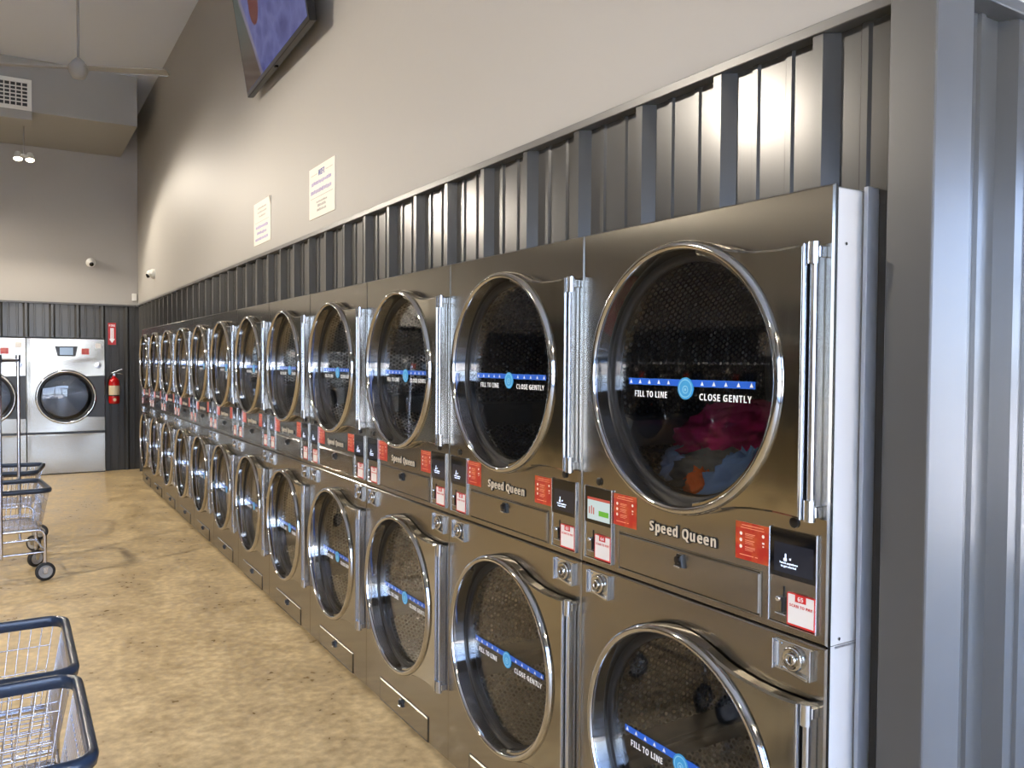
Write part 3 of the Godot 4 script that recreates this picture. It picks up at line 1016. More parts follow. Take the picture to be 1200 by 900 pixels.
func build_dryers() -> void:
	var m := dryer_meshes()
	for k in 12:
		var root := node("stacked_dryer", Vector3(0, 0, -Z0 - (k + 0.5) * W), -PI / 2)
		var what := "stainless double-stack tumble dryer, %s in the row from the corner post" % ORD[k]
		if k == 0:
			what = "stainless double-stack tumble dryer with laundry inside, first beside the corner post"
		elif k == 11:
			what = "stainless double-stack tumble dryer, last in the row by the fire extinguisher wall"
		tag(root, what, "dryer", "stacked dryers along the siding wall")
		put("cabinet", m.cabinet, M.bare_metal, root)
		put("side_panel", m.side_low, M.cabinet_white, root)
		put("side_panel", m.side_up, M.cabinet_white, root)
		put("plinth", m.plinth, M.black_plastic, root)
		put("groove_shade", m.groove, M.black_rubber, root)
		put("front_panel", m.front_up, M.brushed_steel, root)
		put("front_panel", m.front_low, M.brushed_steel, root)
		door_parts(root, UP_Y, m)
		door_parts(root, LOW_Y, m)
		for q in [1.059, 0.0765]:
			var d := put("lint_drawer", m.drawer, M.brushed_steel, root, Vector3(0, q, 0))
			put("drawer_rim", m.gap, M.brushed_steel if q > 0.5 else M.logo_black, d)  # lower rim blackened against lamp glare, to read as a shaded gap
			put("latch", m.latch, M.black_plastic, d, Vector3(-0.003, 0.022, 0))
			put("latch_lip", m.latchlip, M.zinc, d, Vector3(-0.003, 0.022, 0))
		controls(root, 0.0, m, false)
		controls(root, -0.687, m, k == 0)
		if k < 8:
			for s in 2:
				put("card_number", text_mesh(str(65 - 2 * k - s), 0.0095, true, 0.0004), M.card_white, root, Vector3(0.3682 - 0.687 * s, 1.0765, 0.0096))
		var lg := put("logo", m.logo, M.logo_silver, root, Vector3(-0.003, 1.150, 0))
		put("logo_outline", m.logo_under, M.logo_black, lg)
		if k == 0:
			var sc := MB.new()
			for y in [1.0, 1.83, 0.72, 0.2]:
				sc.lathe([Vector2(0.004, 0.0), Vector2(0.0035, 0.002), Vector2(0, 0.0025)], 10, Vector3(0, y, 0))
			var so := put("screws", sc, M.zinc, root, Vector3(W / 2 - 0.006, 0, -0.045))
			so.rotation.y = PI / 2


# ---------------------------------------------------------------- washers
func build_washers() -> void:
	var w := 0.944
	var hx := w / 2 - 0.002
	var m := {}
	var mb := MB.new()
	mb.holed(-hx, 0.575, hx, 1.845, Vector2(-0.006, 1.052), 0.335, 0.03, 0.006)
	m.front = mb.mesh()
	mb = MB.new()
	mb.box(Vector3(-hx, 0.012, -0.9), Vector3(hx, 0.55, 0.0), 0.006)
	m.base = mb.mesh()
	mb = MB.new()
	mb.box(Vector3(-hx + 0.004, 0.0, -0.88), Vector3(hx - 0.004, 0.58, -0.012))
	m.slit = mb.mesh()
	mb = MB.new()
	mb.box(Vector3(-hx, 0.58, -0.9), Vector3(-hx + 0.003, 1.842, -0.02))
	mb.box(Vector3(hx - 0.003, 0.58, -0.9), Vector3(hx, 1.842, -0.02))
	mb.box(Vector3(-hx, 1.839, -0.9), Vector3(hx, 1.842, -0.02))
	mb.box(Vector3(-hx, 0.58, -0.9), Vector3(hx, 1.842, -0.896))
	m.cabinet = mb.mesh()
	# dark flat piece right of the door, cut round to it
	var poly := PackedVector2Array([Vector2(hx - 0.006, 0.765), Vector2(hx - 0.006, 1.342)])
	for k in 13:
		var a := lerpf(50.0, -50.0, k / 12.0)
		poly.append(Vector2(-0.006 + cos(deg_to_rad(a)) * 0.365, 1.052 + sin(deg_to_rad(a)) * 0.365))
	mb = MB.new()
	mb.prism(poly, 0.0, 0.006, 0.002)
	m.dark = mb.mesh()
	mb = MB.new()
	mb.lathe([Vector2(0.365, 0.0), Vector2(0.368, 0.03), Vector2(0.362, 0.05), Vector2(0.35, 0.058), Vector2(0.338, 0.054), Vector2(0.33, 0.04)], 64)
	m.ring = mb.mesh()
	mb = MB.new()
	mb.lathe([Vector2(0.332, 0.048), Vector2(0.322, 0.052), Vector2(0.308, 0.046), Vector2(0.300, 0.030)], 64)
	m.inner = mb.mesh()
	mb = MB.new()
	for back in [0.0, 0.006]:
		mb.lathe([Vector2(0.305, 0.036 - back), Vector2(0.25, 0.046 - back), Vector2(0.17, 0.054 - back), Vector2(0.09, 0.058 - back), Vector2(0, 0.060 - back)], 48, Vector3.ZERO, 0.5)
	m.pane = mb.mesh()
	mb = MB.new()
	mb.lathe([Vector2(0.30, 0.0), Vector2(0.30, -0.5), Vector2(0.0, -0.5)], 48)
	for k in mb.n.size():
		mb.n[k] = -mb.n[k] if absf(mb.n[k].z) < 0.5 else Vector3(0, 0, 1)
	m.drum = mb.mesh()
	mb = MB.new()
	mb.prism(PackedVector2Array([Vector2(-0.136, 1.738), Vector2(0.136, 1.738), Vector2(0.108, 1.604), Vector2(-0.104, 1.604)]), -0.001, 0.006, 0.002)
	m.bezel = mb.mesh()
	mb = MB.new()
	mb.box(Vector3(-0.08, 1.622, 0.004), Vector3(0.08, 1.722, 0.008))
	m.screen = mb.mesh()
	mb = MB.new()
	mb.box(Vector3(-0.045, 1.63, 0), Vector3(0.045, 1.71, 0.002))
	m.notice = mb.mesh()
	mb = MB.new()
	mb.box(Vector3(-0.035, 1.715, 0), Vector3(0.035, 1.785, 0.006))
	m.card = mb.mesh()
	mb = MB.new()
	mb.lathe([Vector2(0.045, 0.0), Vector2(0.043, 0.008), Vector2(0.022, 0.010), Vector2(0.02, 0.022), Vector2(0, 0.023)], 24)
	m.lock = mb.mesh()
	mb = MB.new()
	mb.box(Vector3(-0.41, 1.668, 0), Vector3(-0.16, 1.678, 0.003))
	m.strip = mb.mesh()
	mb = MB.new()
	mb.box(Vector3(-0.26, 1.0, 0.058), Vector3(0.23, 1.02, 0.0605))
	m.band = mb.mesh()
	var spots := []
	for k in 5:
		spots.append([Vector3(-0.311 - (k + 0.5) * w, 0, -12.68), 0.0, "large stainless front-load washer, %s from the fire extinguisher on the end wall" % ORD[k], "end wall washers"])
	for k in 10:
		spots.append([Vector3(-6.70, 0, -1.33 - (k + 0.5) * w), PI / 2, "large stainless front-load washer across from the dryers, %s from the storefront end" % ORD[k], "washers across the room"])
	for q in spots:
		var r := node("front_load_washer", q[0], q[1])
		tag(r, q[2], "washer", q[3])
		put("cabinet", m.cabinet, M.cabinet_white, r)
		put("front_panel", m.front, M.washer_steel, r)
		put("base_panel", m.base, M.washer_steel, r)
		put("base_gap", m.slit, M.black_plastic, r)
		put("dark_side_piece", m.dark, M.charcoal_grey, r)
		var d := put("door", m.ring, M.chrome, r, Vector3(-0.006, 1.052, 0))
		put("door_rim", m.inner, M.black_plastic, d)
		put("window", m.pane, M.door_glass, d)
		put("drum", m.drum, M.drum_plain, d)
		var b := put("control_panel", m.bezel, M.black_plastic, r)
		put("display", m.screen, M.screen_pale if q[1] == 0.0 else M.screen_navy, b)
		put("notice_sticker", m.notice, M.sticker_orange, r, Vector3(0.228, 0, 0))
		put("pay_card", m.card, M.card_white, r, Vector3(0.386, 0, 0))
		put("lock", m.lock, M.zinc, r, Vector3(0.386, 1.483, 0))
		put("name_strip", m.strip, M.print_white, r)


# ---------------------------------------------------------------- carts
func rounded_rect(hx: float, hz: float, y: float, r: float, seg := 5) -> Array:
	var pts := []
	for c in [[1, 1, 0], [-1, 1, 90], [-1, -1, 180], [1, -1, 270]]:
		for k in seg + 1:
			var a := deg_to_rad(c[2] + 90.0 * k / seg)
			pts.append(Vector3(c[0] * (hx - r) + cos(a) * r, y, c[1] * (hz - r) + sin(a) * r))
	return pts

func sweep_band(mb: MB, pts: Array, prof: Array) -> void:
	# closed level path; profile (out, up) counter-clockwise
	var m := pts.size()
	var rings := []
	for k in m:
		var d: Vector3 = (pts[(k + 1) % m] - pts[(k + m - 1) % m]).normalized()
		var o := Vector3.UP.cross(d).normalized() * 1.0
		var ring := []
		for q in prof:
			ring.append(pts[k] + o * q.x + Vector3.UP * q.y)
		rings.append(ring)
	var pm := prof.size()
	var pn := []
	for j in pm:
		var e: Vector2 = (prof[(j + 1) % pm] - prof[(j + pm - 1) % pm]).normalized()
		pn.append(Vector2(e.y, -e.x))
	for k in m:
		var t := (k + 1) % m
		for j in pm:
			var u := (j + 1) % pm
			var P := [rings[k][j], rings[k][u], rings[t][u], rings[t][j]]
			var N := []
			for q in [[k, j], [k, u], [t, u], [t, j]]:
				var d: Vector3 = (pts[(q[0] + 1) % m] - pts[(q[0] + m - 1) % m]).normalized()
				N.append(Vector3.UP.cross(d).normalized() * pn[q[1]].x + Vector3.UP * pn[q[1]].y)
			var face: Vector3 = (P[1] - P[0]).cross(P[2] - P[0])
			if face.dot(N[0] + N[2]) < 0:
				P.reverse()
				N.reverse()
			mb.quad_n(P, N, [Vector2.ZERO, Vector2.ZERO, Vector2.ZERO, Vector2.ZERO])

func cart_meshes() -> Dictionary:
	# local x runs along the cart (0.86 long), origin on the floor under its middle
	var m := {}
	var HX := 0.43
	var HZ := 0.295
	var RY := 0.65
	var BX := 0.375
	var BZ := 0.25
	var BY := 0.37
	var mb := MB.new()
	sweep_band(mb, rounded_rect(HX, HZ, RY, 0.055), [Vector2(0.012, -0.018), Vector2(0.016, 0.0), Vector2(0.012, 0.012), Vector2(0.0, 0.017), Vector2(-0.010, 0.012), Vector2(-0.012, -0.018)])
	m.rim = mb.mesh()
	# four wire walls
	var wr := 0.0018
	m.walls = []
	for side in 4:
		mb = MB.new()
		var along := side < 2
		var s := 1.0 if side % 2 == 0 else -1.0
		var nn := 24 if along else 15
		for k in nn + 1:
			var t := lerpf(-1.0, 1.0, float(k) / nn) * 0.97
			if along:
				mb.tube([Vector3(t * (HX - 0.02), RY - 0.005, s * (HZ - 0.004)), Vector3(t * (BX - 0.01), BY, s * BZ)], wr, 5, false, false)
			else:
				mb.tube([Vector3(s * (HX - 0.004), RY - 0.005, t * (HZ - 0.02)), Vector3(s * BX, BY, t * (BZ - 0.01))], wr, 5, false, false)
		for k in 3:
			var f := (k + 1) / 3.4
			var y := lerpf(RY, BY, f)
			var x := lerpf(HX, BX, f)
			var z := lerpf(HZ, BZ, f)
			if along:
				mb.tube([Vector3(-x + 0.03, y, s * z), Vector3(x - 0.03, y, s * z)], wr * 1.25, 5, false, false)
			else:
				mb.tube([Vector3(s * x, y, -z + 0.03), Vector3(s * x, y, z - 0.03)], wr * 1.25, 5, false, false)
		m.walls.append(mb.mesh())
	mb = MB.new()
	for k in 15:
		var z := lerpf(-BZ, BZ, k / 14.0)
		mb.tube([Vector3(-BX, BY, z), Vector3(BX, BY, z)], 0.0026, 5, false, false)
	for k in 8:
		var x := lerpf(-BX, BX, k / 7.0)
		mb.tube([Vector3(x, BY - 0.004, -BZ), Vector3(x, BY - 0.004, BZ)], 0.003, 5, false, false)
	m.floor = mb.mesh()
	# tube frame: two hoops bending down to the casters, joined by rails
	mb = MB.new()
	for s in [-1.0, 1.0]:
		var pts := []
		for k in 7:
			var a := PI / 2 * k / 6
			pts.append(Vector3(-0.35 - sin(a) * 0.05, BY - 0.055 + cos(a) * 0.05 - 0.0, s * 0.24))
		pts.reverse()
		pts.push_front(Vector3(-0.40, 0.14, s * 0.24))
		for k in 7:
			var a := PI / 2 * k / 6
			pts.append(Vector3(0.35 + sin(a) * 0.05, BY - 0.055 + cos(a) * 0.05, s * 0.24))
		pts.append(Vector3(0.40, 0.14, s * 0.24))
		mb.tube(pts, 0.0125, 10)
		mb.tube([Vector3(-0.40, 0.205, s * 0.24), Vector3(0.40, 0.205, s * 0.24)], 0.0085, 8)
	for x in [-0.40, 0.40]:
		mb.tube([Vector3(x, 0.205, -0.24), Vector3(x, 0.205, 0.24)], 0.0085, 8)
	m.frame = mb.mesh()
	# caster
	mb = MB.new()
	mb.box(Vector3(-0.018, 0.095, -0.024), Vector3(0.018, 0.10, 0.024), 0.001)
	for s in [-1.0, 1.0]:
		mb.prism(PackedVector2Array([Vector2(-0.018, 0.097), Vector2(-0.010, 0.052), Vector2(0.010, 0.052), Vector2(0.018, 0.097)]), s * 0.021 - 0.0015, s * 0.021 + 0.0015)
	mb.tube([Vector3(0, 0.098, 0), Vector3(0, 0.145, 0)], 0.010, 10)
	m.fork = mb.mesh()
	mb = MB.new()
	mb.lathe([Vector2(0.045, -0.014), Vector2(0.058, -0.016), Vector2(0.064, -0.009), Vector2(0.065, 0.0), Vector2(0.064, 0.009), Vector2(0.058, 0.016), Vector2(0.045, 0.014)], 32, Vector3.ZERO, 0.4)
	m.tyre = mb.mesh()
	mb = MB.new()
	mb.lathe([Vector2(0.046, 0.013), Vector2(0.040, 0.010), Vector2(0.018, 0.012), Vector2(0.014, 0.019), Vector2(0, 0.019)], 24)
	mb.lathe([Vector2(0, -0.019), Vector2(0.014, -0.019), Vector2(0.018, -0.012), Vector2(0.040, -0.010), Vector2(0.046, -0.013)], 24)
	m.hub = mb.mesh()
	# garment rack
	mb = MB.new()
	mb.tube([Vector3(0, 0.20, 0), Vector3(0, 1.585, 0)], 0.0125, 10)
	m.post = mb.mesh()
	mb = MB.new()
	mb.tube([Vector3(0.305, 1.56, -0.345), Vector3(0.125, 1.56, 0.345)], 0.012, 10)
	for s in [-1.0, 1.0]:
		mb.tube([Vector3(0.215 - s * 0.09, 1.545, s * 0.335), Vector3(0.215 - s * 0.09, 1.60, s * 0.335)], 0.017, 10)
	m.bar = mb.mesh()
	mb = MB.new()
	for s in [-1.0, 1.0]:
		mb.tube([Vector3(0.215 - s * 0.09, 0.21, s * 0.235), Vector3(0.215 - s * 0.09, 0.21, s * 0.335)], 0.009, 8)
	m.stub = mb.mesh()
	return m

func build_carts() -> void:
	var m := cart_meshes()
	var list := [
		[Vector3(-1.66, 0, -6.87), 5.5, true, "wire laundry cart with a tall chrome garment rack, on the aisle floor"],
		[Vector3(-1.655, 0, -8.03), -7.0, false, "wire laundry cart behind the one with the garment rack"],
		[Vector3(-1.715, 0, -3.02), 0.0, false, "wire laundry cart with navy rim, farther of the pair parked end to end"],
		[Vector3(-1.715, 0, -2.385), 0.0, false, "wire laundry cart with navy rim, nearer the storefront of the parked pair"],
	]
	for q in list:
		var r := node("laundry_cart", q[0], deg_to_rad(q[1]))
		tag(r, q[3], "cart", "wire laundry carts")
		put("rim", m.rim, M.vinyl_navy, r)
		for k in 4:
			put("wire_wall", m.walls[k], M.wire_chrome, r)
		put("wire_bottom", m.floor, M.wire_chrome, r)
		put("frame", m.frame, M.wire_chrome, r)
		var j := 0
		for sx in [-1, 1]:
			for sz in [-1, 1]:
				var c := put("caster", m.fork, M.zinc, r, Vector3(sx * 0.40, 0, sz * 0.24))
				c.rotation.y = deg_to_rad([20, -35, 12, -14][j] + q[1] * 3)
				put("tyre", m.tyre, M.wheel_rubber, c, Vector3(0, 0.065, 0))
				put("hub", m.hub, M.wheel_hub, c, Vector3(0, 0.065, 0))
				j += 1
		if q[2]:
			for s in [-1, 1]:
				put("rack_post", m.post, M.wire_chrome, r, Vector3(0.215 - s * 0.09, 0, s * 0.335))
			put("rack_bar", m.bar, M.wire_chrome, r)
			put("rack_bracket", m.stub, M.wire_chrome, r)


# ---------------------------------------------------------------- fittings on walls and ceiling
func paper_sign(z0: float, z1: float, y0: float, y1: float, label: String, kind: int) -> void:
	var w := z1 - z0
	var h := y1 - y0
	var r := node("paper_sign", Vector3(0.1245, y0, (z0 + z1) / 2), -PI / 2)
	tag(r, label, "sign", "paper notices on the plaster wall")
	var mb := MB.new()
	mb.box(Vector3(-w / 2, 0, 0), Vector3(w / 2, h, 0.003))
	if kind == 0:   # curled corner
		mb.quad(Vector3(w / 2 - 0.06, h, 0.003), Vector3(w / 2, h - 0.06, 0.003), Vector3(w / 2 + 0.002, h - 0.01, 0.014), Vector3(w / 2 - 0.01, h + 0.002, 0.014))
	put("sheet", mb, M.paper, r)
	var rng := RandomNumberGenerator.new()
	rng.seed = 40 + kind
	mb = MB.new()
	var gy := MB.new()
	if kind == 1:
		put("lettering", text_mesh("WIFI", 0.034, true, 0.0005), M.ink_blue, r, Vector3(0.0, h - 0.045, 0.0036))
		for s in [-1, 1]:
			gy.box(Vector3(s * 0.135 - 0.06, h - 0.047, 0.002), Vector3(s * 0.135 + 0.06, h - 0.044, 0.0036))
		gy.box(Vector3(-w / 2 + 0.03, 0.118, 0.002), Vector3(w / 2 - 0.03, 0.121, 0.0036))
	else:
		gy.box(Vector3(-w / 2 + 0.04, 0.160, 0.002), Vector3(w / 2 - 0.04, 0.163, 0.0036))
	var rows := [[0.195, 0.024, 0.8], [0.145, 0.024, 0.85]] if kind == 1 else [[0.115, 0.022, 0.75], [0.073, 0.022, 0.6], [0.030, 0.022, 0.8]]
	for q in rows:
		var x: float = -w / 2 * q[2]
		while x < w / 2 * q[2] - 0.02:
			var l := rng.randf_range(0.008, 0.02)
			mb.box(Vector3(x, q[0] + rng.randf_range(-0.003, 0.003), 0.002), Vector3(x + l * 0.55, q[0] + q[1] * rng.randf_range(0.7, 1.0), 0.0036))
			x += l
	put("handwriting", mb, M.ink_violet, r).set_meta("kind", "stuff")
	var top := [[0.085, 0.012, 0.4], [0.060, 0.016, 0.3], [0.035, 0.016, 0.35]] if kind == 1 else [[0.255, 0.014, 0.5], [0.225, 0.014, 0.55], [0.195, 0.014, 0.35]]
	for q in top:
		var x: float = -w / 2 * q[2]
		while x < w / 2 * q[2]:
			var l := rng.randf_range(0.007, 0.016)
			gy.box(Vector3(x, q[0], 0.002), Vector3(x + l * 0.6, q[0] + q[1] * rng.randf_range(0.6, 1.0), 0.0036))
			x += l
	put("small_print", gy, M.ink_grey, r).set_meta("kind", "stuff")

func build_fittings() -> void:
	paper_sign(-6.262, -5.805, 2.42, 2.728, "white paper notice with a curled corner, taped near the first wall camera", 0)
	paper_sign(-4.937, -4.477, 2.425, 2.727, "white paper notice headed WIFI, taped under the television", 1)
	# television on a tilting bracket
	var tv := node("television", Vector3(0.02, 3.47, -5.33), 0.0)
	tag(tv, "black wall-mounted television tilted down from the plaster wall", "television")
	tv.rotation = Vector3.ZERO
	var face := atan2(0.045, 1.56)
	tv.transform.basis = Basis(Vector3.UP, -PI / 2 - face) * Basis(Vector3.RIGHT, deg_to_rad(9))
	var mb := MB.new()
	mb.box(Vector3(-0.79, 0, -0.045), Vector3(0.79, 0.92, 0.0), 0.004)
	mb.box(Vector3(-0.5, 0.3, -0.07), Vector3(0.5, 0.75, -0.045), 0.01)
	put("housing", mb, M.black_plastic, tv)
	mb = MB.new()
	mb.box(Vector3(-0.045, -0.012, -0.03), Vector3(-0.02, 0.002, -0.008), 0.002)
	put("sensor", mb, M.screen_black, tv)
	mb = MB.new()
	var sw := 0.768
	var y0 := 0.03
	var y1 := 0.897
	mb.tri(Vector3(-sw, y0, 0.002), Vector3(sw, y0, 0.002), Vector3(sw, y1, 0.002), Vector3(0, 0, 1), Vector3(0, 0, 1), Vector3(0, 0, 1), Vector2(0, 1), Vector2(1, 1), Vector2(1, 0))
	mb.tri(Vector3(-sw, y0, 0.002), Vector3(sw, y1, 0.002), Vector3(-sw, y1, 0.002), Vector3(0, 0, 1), Vector3(0, 0, 1), Vector3(0, 0, 1), Vector2(0, 1), Vector2(1, 0), Vector2(0, 0))
	mb.box(Vector3(-sw, y0, -0.002), Vector3(sw, y1, 0.0015))
	var im := Image.create(256, 144, false, Image.FORMAT_RGB8)
	var cn := FastNoiseLite.new()
	cn.seed = 6
	cn.noise_type = FastNoiseLite.TYPE_CELLULAR
	cn.cellular_return_type = FastNoiseLite.RETURN_DISTANCE2_SUB
	cn.frequency = 0.028
	for y in 144:
		for x in 256:
			var d := clampf((cn.get_noise_2d(x, y) + 1.0) * 1.6, 0, 1)
			var c := Color(0.52, 0.56, 0.84).lerp(Color(0.26, 0.28, 0.60), d)
			var edge := 30.0 + (y - 60.0) * 0.5
			if x < edge:
				c = Color(0.30, 0.37, 0.36).lerp(Color(0.42, 0.35, 0.30), clampf((y - 70) / 50.0, 0, 1))
			elif x < edge + 9:
				c = Color(0.58, 0.55, 0.66)
			if Vector2((x - 82) / 20.0, (y - 66) / 26.0).length() < 1.0 or (x > 68 and x < 96 and y < 62 and y > 20):
				c = Color(0.48, 0.16, 0.14)
			im.set_pixel(x, y, c)
	var tm := mat("screen_picture", Color(0.02, 0.02, 0.025), 0.12)
	tm.emission_enabled = true
	tm.emission = Color.BLACK
	tm.emission_texture = ImageTexture.create_from_image(im)
	tm.emission_energy_multiplier = 0.33
	put("screen", mb, tm, tv)
	mb = MB.new()
	mb.box(Vector3(-0.12, 0.35, -0.13), Vector3(0.12, 0.50, -0.06), 0.004)
	put("wall_bracket", mb, M.black_plastic, tv)
	# dome cameras and a sensor box
	for q in [[Vector3(-0.473, 2.90, -12.78), 0.0, "white dome security camera on the end wall"], [Vector3(0.125, 2.645, -11.2), -PI / 2, "white dome security camera on the plaster wall above the dryers"], [Vector3(-6.8, 2.75, -4.6), PI / 2, "white dome security camera on the wall across the room"]]:
		var r := node("security_camera", q[0], q[1])
		tag(r, q[2], "camera", "dome security cameras")
		mb = MB.new()
		mb.lathe([Vector2(0.062, 0.0), Vector2(0.062, 0.03), Vector2(0.055, 0.045), Vector2(0.04, 0.052)], 24)
		put("mount", mb, M.white_paint, r)
		mb = MB.new()
		var dome := []
		for k in 9:
			var a := PI / 2 * k / 8
			dome.append(Vector2(cos(a) * 0.048, 0.048 + sin(a) * 0.048))
		mb.lathe(dome, 24, Vector3.ZERO, 0.3)
		put("ball", mb, M.white_paint, r)
		mb = MB.new()
		mb.xf = Transform3D(Basis(Vector3.RIGHT, deg_to_rad(25)), Vector3(0.004, -0.012, 0.05))
		mb.lathe([Vector2(0.028, 0.02), Vector2(0.028, 0.046), Vector2(0.02, 0.052), Vector2(0, 0.052)], 20)
		put("lens", mb, M.screen_black, r)
	var sb := slab("sensor_box", Vector3(0.045, 2.395, -12.78), Vector3(0.105, 2.50, -12.75), M.white_paint, null, 0.006)
	tag(sb, "small white sensor box in the corner above the siding trim", "sensor")
	# vent register with its boot
	var vt := node("air_register", Vector3(-1.70, 4.30, -11.0))
	tag(vt, "white grille air register on the front of the soffit", "vent")
	mb = MB.new()
	mb.box(Vector3(-0.5, 0.0, -0.3), Vector3(0.50, 0.46, 0.02), 0.003)
	put("boot", mb, M.duct_paint, vt)
	mb = MB.new()
	mb.box(Vector3(-0.5, 0.10, 0.02), Vector3(0.5, 0.145, 0.04), 0.003)
	mb.box(Vector3(-0.5, 0.405, 0.02), Vector3(0.5, 0.45, 0.04), 0.003)
	mb.box(Vector3(0.455, 0.145, 0.02), Vector3(0.5, 0.405, 0.04), 0.003)
	mb.box(Vector3(-0.5, 0.145, 0.02), Vector3(-0.455, 0.405, 0.04), 0.003)
	put("frame", mb, M.white_paint, vt)
	mb = MB.new()
	mb.box(Vector3(-0.455, 0.145, 0.019), Vector3(0.455, 0.405, 0.022))
	put("throat", mb, M.charcoal_grey, vt)
	mb = MB.new()
	mb.box(Vector3(-0.006, 0.145, 0.022), Vector3(0.006, 0.405, 0.034))
	var vb := mb.mesh()
	for k in 15:
		put("bar", vb, M.white_paint, vt, Vector3(-0.4 + k * 0.0572, 0, 0))
	mb = MB.new()
	mb.box(Vector3(-0.455, -0.006, 0.022), Vector3(0.455, 0.006, 0.033))
	vb = mb.mesh()
	for k in 5:
		put("bar", vb, M.white_paint, vt, Vector3(0, 0.19 + k * 0.043, 0))
	# ceiling fan
	var fn := node("ceiling_fan", Vector3(-0.90, 4.15, -8.3))
	tag(fn, "pale grey ceiling fan hanging on a long downrod", "fan")
	mb = MB.new()
	mb.tube([Vector3(0, 0.06, 0), Vector3(0, TOP - 4.15, 0)], 0.012, 10)
	put("downrod", mb, M.duct_paint, fn)
	mb = MB.new()
	mb.xf = Transform3D(Basis(Vector3.RIGHT, -PI / 2), Vector3.ZERO)
	mb.lathe([Vector2(0, -0.09), Vector2(0.05, -0.085), Vector2(0.075, -0.04), Vector2(0.08, 0.02), Vector2(0.05, 0.06), Vector2(0.02, 0.09), Vector2(0, 0.09)], 24, Vector3.ZERO, 0.3)
	put("motor", mb, M.duct_paint, fn)
	mb = MB.new()
	mb.xf = Transform3D(Basis(Vector3.RIGHT, deg_to_rad(-6)), Vector3.ZERO)
	mb.prism(PackedVector2Array([Vector2(0.06, -0.05), Vector2(0.745, -0.07), Vector2(0.76, -0.05), Vector2(0.76, 0.05), Vector2(0.745, 0.07), Vector2(0.06, 0.05)]), -0.006, 0.006, 0.002)
	var bl := mb.mesh()
	for k in 2:
		var b := put("blade", bl, M.duct_paint, fn)
		b.transform.basis = Basis(Vector3.UP, deg_to_rad(-24 + 180 * k)) * Basis(Vector3.RIGHT, -PI / 2)
	# extinguisher and its sign
	var ex := node("fire_extinguisher", Vector3(-0.20, 0.945, -12.685))
	tag(ex, "red fire extinguisher with a cream label hung on the end wall siding", "extinguisher")
	var up := Transform3D(Basis(Vector3.RIGHT, -PI / 2), Vector3.ZERO)
	mb = MB.new()
	mb.xf = up
	mb.lathe([Vector2(0, 0), Vector2(0.055, 0), Vector2(0.068, 0.012), Vector2(0.07, 0.03), Vector2(0.07, 0.30), Vector2(0.062, 0.335), Vector2(0.04, 0.36), Vector2(0.022, 0.37), Vector2(0.022, 0.39)], 32, Vector3.ZERO, 0.5)
	put("cylinder", mb, M.fire_red, ex)
	mb = MB.new()
	mb.xf = up
	mb.lathe([Vector2(0.0708, 0.125), Vector2(0.0712, 0.125), Vector2(0.0712, 0.255), Vector2(0.0708, 0.255)], 32)
	put("label", mb, M.label_cream, ex)
	mb = MB.new()
	mb.xf = up
	mb.lathe([Vector2(0.0705, 0.108), Vector2(0.0722, 0.108), Vector2(0.0722, 0.124), Vector2(0.0705, 0.124)], 32)
	put("strap", mb, M.black_rubber, ex)
	mb = MB.new()
	mb.box(Vector3(-0.018, 0.39, -0.018), Vector3(0.018, 0.425, 0.018), 0.004)
	mb.tube([Vector3(-0.03, 0.425, 0.0), Vector3(0.03, 0.45, 0.0), Vector3(0.10, 0.485, 0.0)], 0.008, 8)
	mb.tube([Vector3(-0.01, 0.41, 0.0), Vector3(0.05, 0.425, 0.0), Vector3(0.105, 0.415, 0.0)], 0.008, 8)
	put("handle", mb, M.zinc, ex)
	mb = MB.new()
	mb.tube([Vector3(-0.02, 0.405, 0), Vector3(-0.06, 0.39, 0.01), Vector3(-0.085, 0.34, 0.02), Vector3(-0.088, 0.25, 0.02), Vector3(-0.082, 0.13, 0.02)], 0.010, 8)
	put("hose", mb, M.black_rubber, ex)
	mb = MB.new()
	mb.box(Vector3(-0.03, 0.1, -0.095), Vector3(0.03, 0.34, -0.069), 0.002)
	put("bracket", mb, M.black_plastic, ex)
	mb = MB.new()
	mb.disc(0.022, Vector3(0, 0.06, 0.0712), 16)
	put("emblem", mb, M.label_cream, ex)
	var fs := node("fire_sign", Vector3(-0.215, 1.77, -12.756))
	tag(fs, "red and white fire extinguisher arrow sign on the end wall siding", "sign")
	mb = MB.new()
	mb.box(Vector3(-0.05, 0, 0), Vector3(0.05, 0.305, 0.003))
	put("plate", mb, M.fire_red, fs)
	mb = MB.new()
	mb.prism(PackedVector2Array([Vector2(-0.021, 0.232), Vector2(-0.021, 0.082), Vector2(-0.038, 0.082), Vector2(0, 0.025), Vector2(0.038, 0.082), Vector2(0.021, 0.082), Vector2(0.021, 0.232)]), 0.002, 0.004)
	put("arrow", mb, M.print_white, fs)
	put("lettering", text_mesh("FIRE", 0.026, true, 0.0005), M.print_white, fs, Vector3(0, 0.268, 0.0036))
	put("lettering", text_mesh("EXTINGUISHER", 0.0125, true, 0.0005), M.fire_red, fs, Vector3(0, 0.155, 0.0044))
	fs.get_child(fs.get_child_count() - 1).rotation.z = -PI / 2
	# notice on the far wall, mirrored in the first door
	var ns := slab("wall_notice", Vector3(-6.772, 1.95, -7.4), Vector3(-6.766, 2.25, -7.0), M.paper)
	tag(ns, "white notice on the siding across the room", "sign")


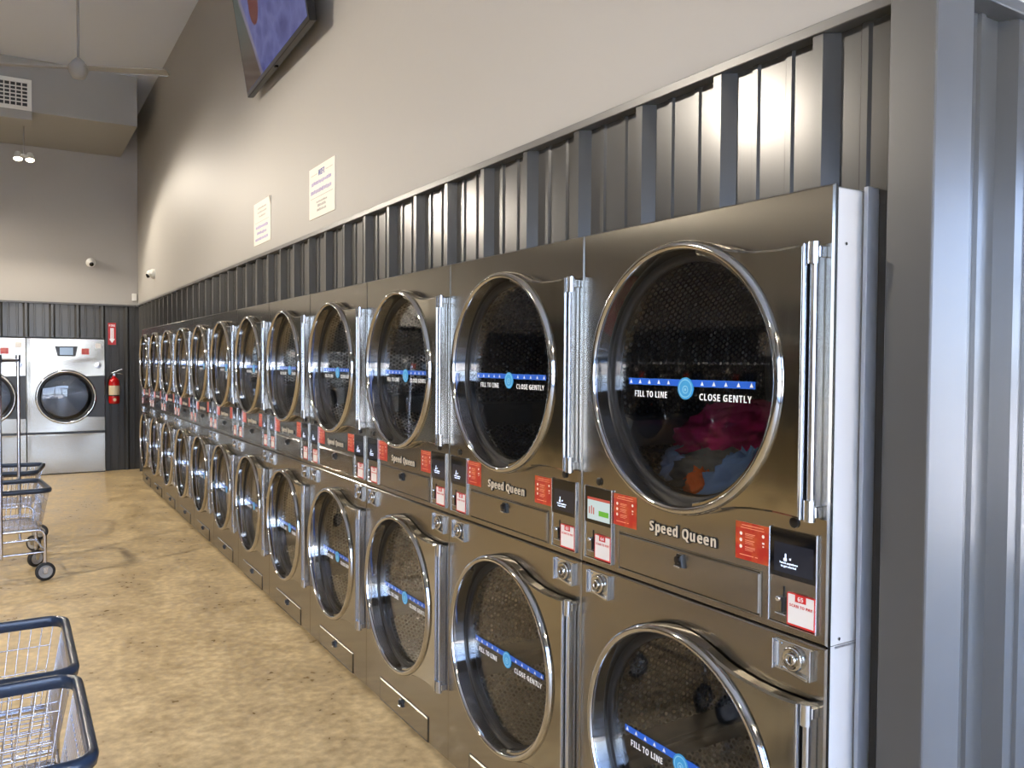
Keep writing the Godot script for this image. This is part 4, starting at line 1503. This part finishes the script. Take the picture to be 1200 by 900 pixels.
# ---------------------------------------------------------------- laundry in the first upper drum
func cloth_lump(called: String, at: Vector3, size: Vector3, c: Color, sd: int, label: String, turn := 0.0) -> void:
	var nz := FastNoiseLite.new()
	nz.seed = sd
	nz.frequency = 1.4
	nz.fractal_octaves = 3
	nz.fractal_type = FastNoiseLite.FRACTAL_RIDGED
	var rows := 28
	var cols := 44
	var P := []
	for i in rows + 1:
		var r := []
		for j in cols + 1:
			var th := PI * i / rows
			var ph := TAU * (j % cols) / cols
			var d := Vector3(sin(th) * cos(ph), cos(th), sin(th) * sin(ph))
			var k := 0.80 + 0.30 * nz.get_noise_3d(d.x * 1.3, d.y * 1.3, d.z * 1.3)
			var p := d * k * size
			if p.y < 0:
				p.y *= 0.6
			r.append(p)
		P.append(r)
	var N := []
	for i in rows + 1:
		var r := []
		for j in cols + 1:
			var a: Vector3 = P[mini(i + 1, rows)][j] - P[maxi(i - 1, 0)][j]
			var b: Vector3 = P[i][(j + 1) % cols] - P[i][(j + cols - 1) % cols]
			var q := b.cross(a)
			r.append(q.normalized() if q.length() > 1e-9 else Vector3(0, 1 if i == 0 else -1, 0))
		N.append(r)
	var mb := MB.new()
	for i in rows:
		for j in cols:
			var Q := [P[i][j], P[i][j + 1], P[i + 1][j + 1], P[i + 1][j]]
			var K := [N[i][j], N[i][j + 1], N[i + 1][j + 1], N[i + 1][j]]
			for x in 4:
				if K[x].dot(Q[x]) < 0:
					K[x] = -K[x]
			mb.quad_n(Q, K, [Vector2.ZERO, Vector2.ZERO, Vector2.ZERO, Vector2.ZERO])
	var m := mat(called + "_cloth", c, 0.9)
	var o := put(called, mb, m, null, at)
	o.rotation.y = turn
	tag(o, label, "clothes", "laundry in the first dryer")

func build_laundry() -> void:
	cloth_lump("magenta_garment", Vector3(0.36, 1.345, -1.66), Vector3(0.20, 0.13, 0.21), Color(0.70, 0.07, 0.37), 3, "crumpled magenta garment on top of the laundry in the dryer drum")
	cloth_lump("grey_garment", Vector3(0.27, 1.25, -1.60), Vector3(0.17, 0.12, 0.22), Color(0.42, 0.43, 0.43), 5, "crumpled grey garment in the middle of the dryer drum")
	cloth_lump("blue_jeans", Vector3(0.17, 1.235, -1.45), Vector3(0.11, 0.13, 0.15), Color(0.42, 0.57, 0.76), 9, "faded blue jeans against the glass of the dryer door", 0.3)
	cloth_lump("orange_garment", Vector3(0.16, 1.235, -1.60), Vector3(0.07, 0.075, 0.075), Color(0.85, 0.38, 0.12), 12, "small orange garment beside the jeans in the dryer")
	cloth_lump("pale_blue_garment", Vector3(0.28, 1.25, -1.78), Vector3(0.13, 0.10, 0.10), Color(0.52, 0.60, 0.72), 15, "pale blue garment at the back of the dryer drum")
	cloth_lump("navy_garment", Vector3(0.36, 1.31, -1.44), Vector3(0.15, 0.12, 0.11), Color(0.05, 0.06, 0.11), 17, "dark navy garment under the magenta one in the dryer")
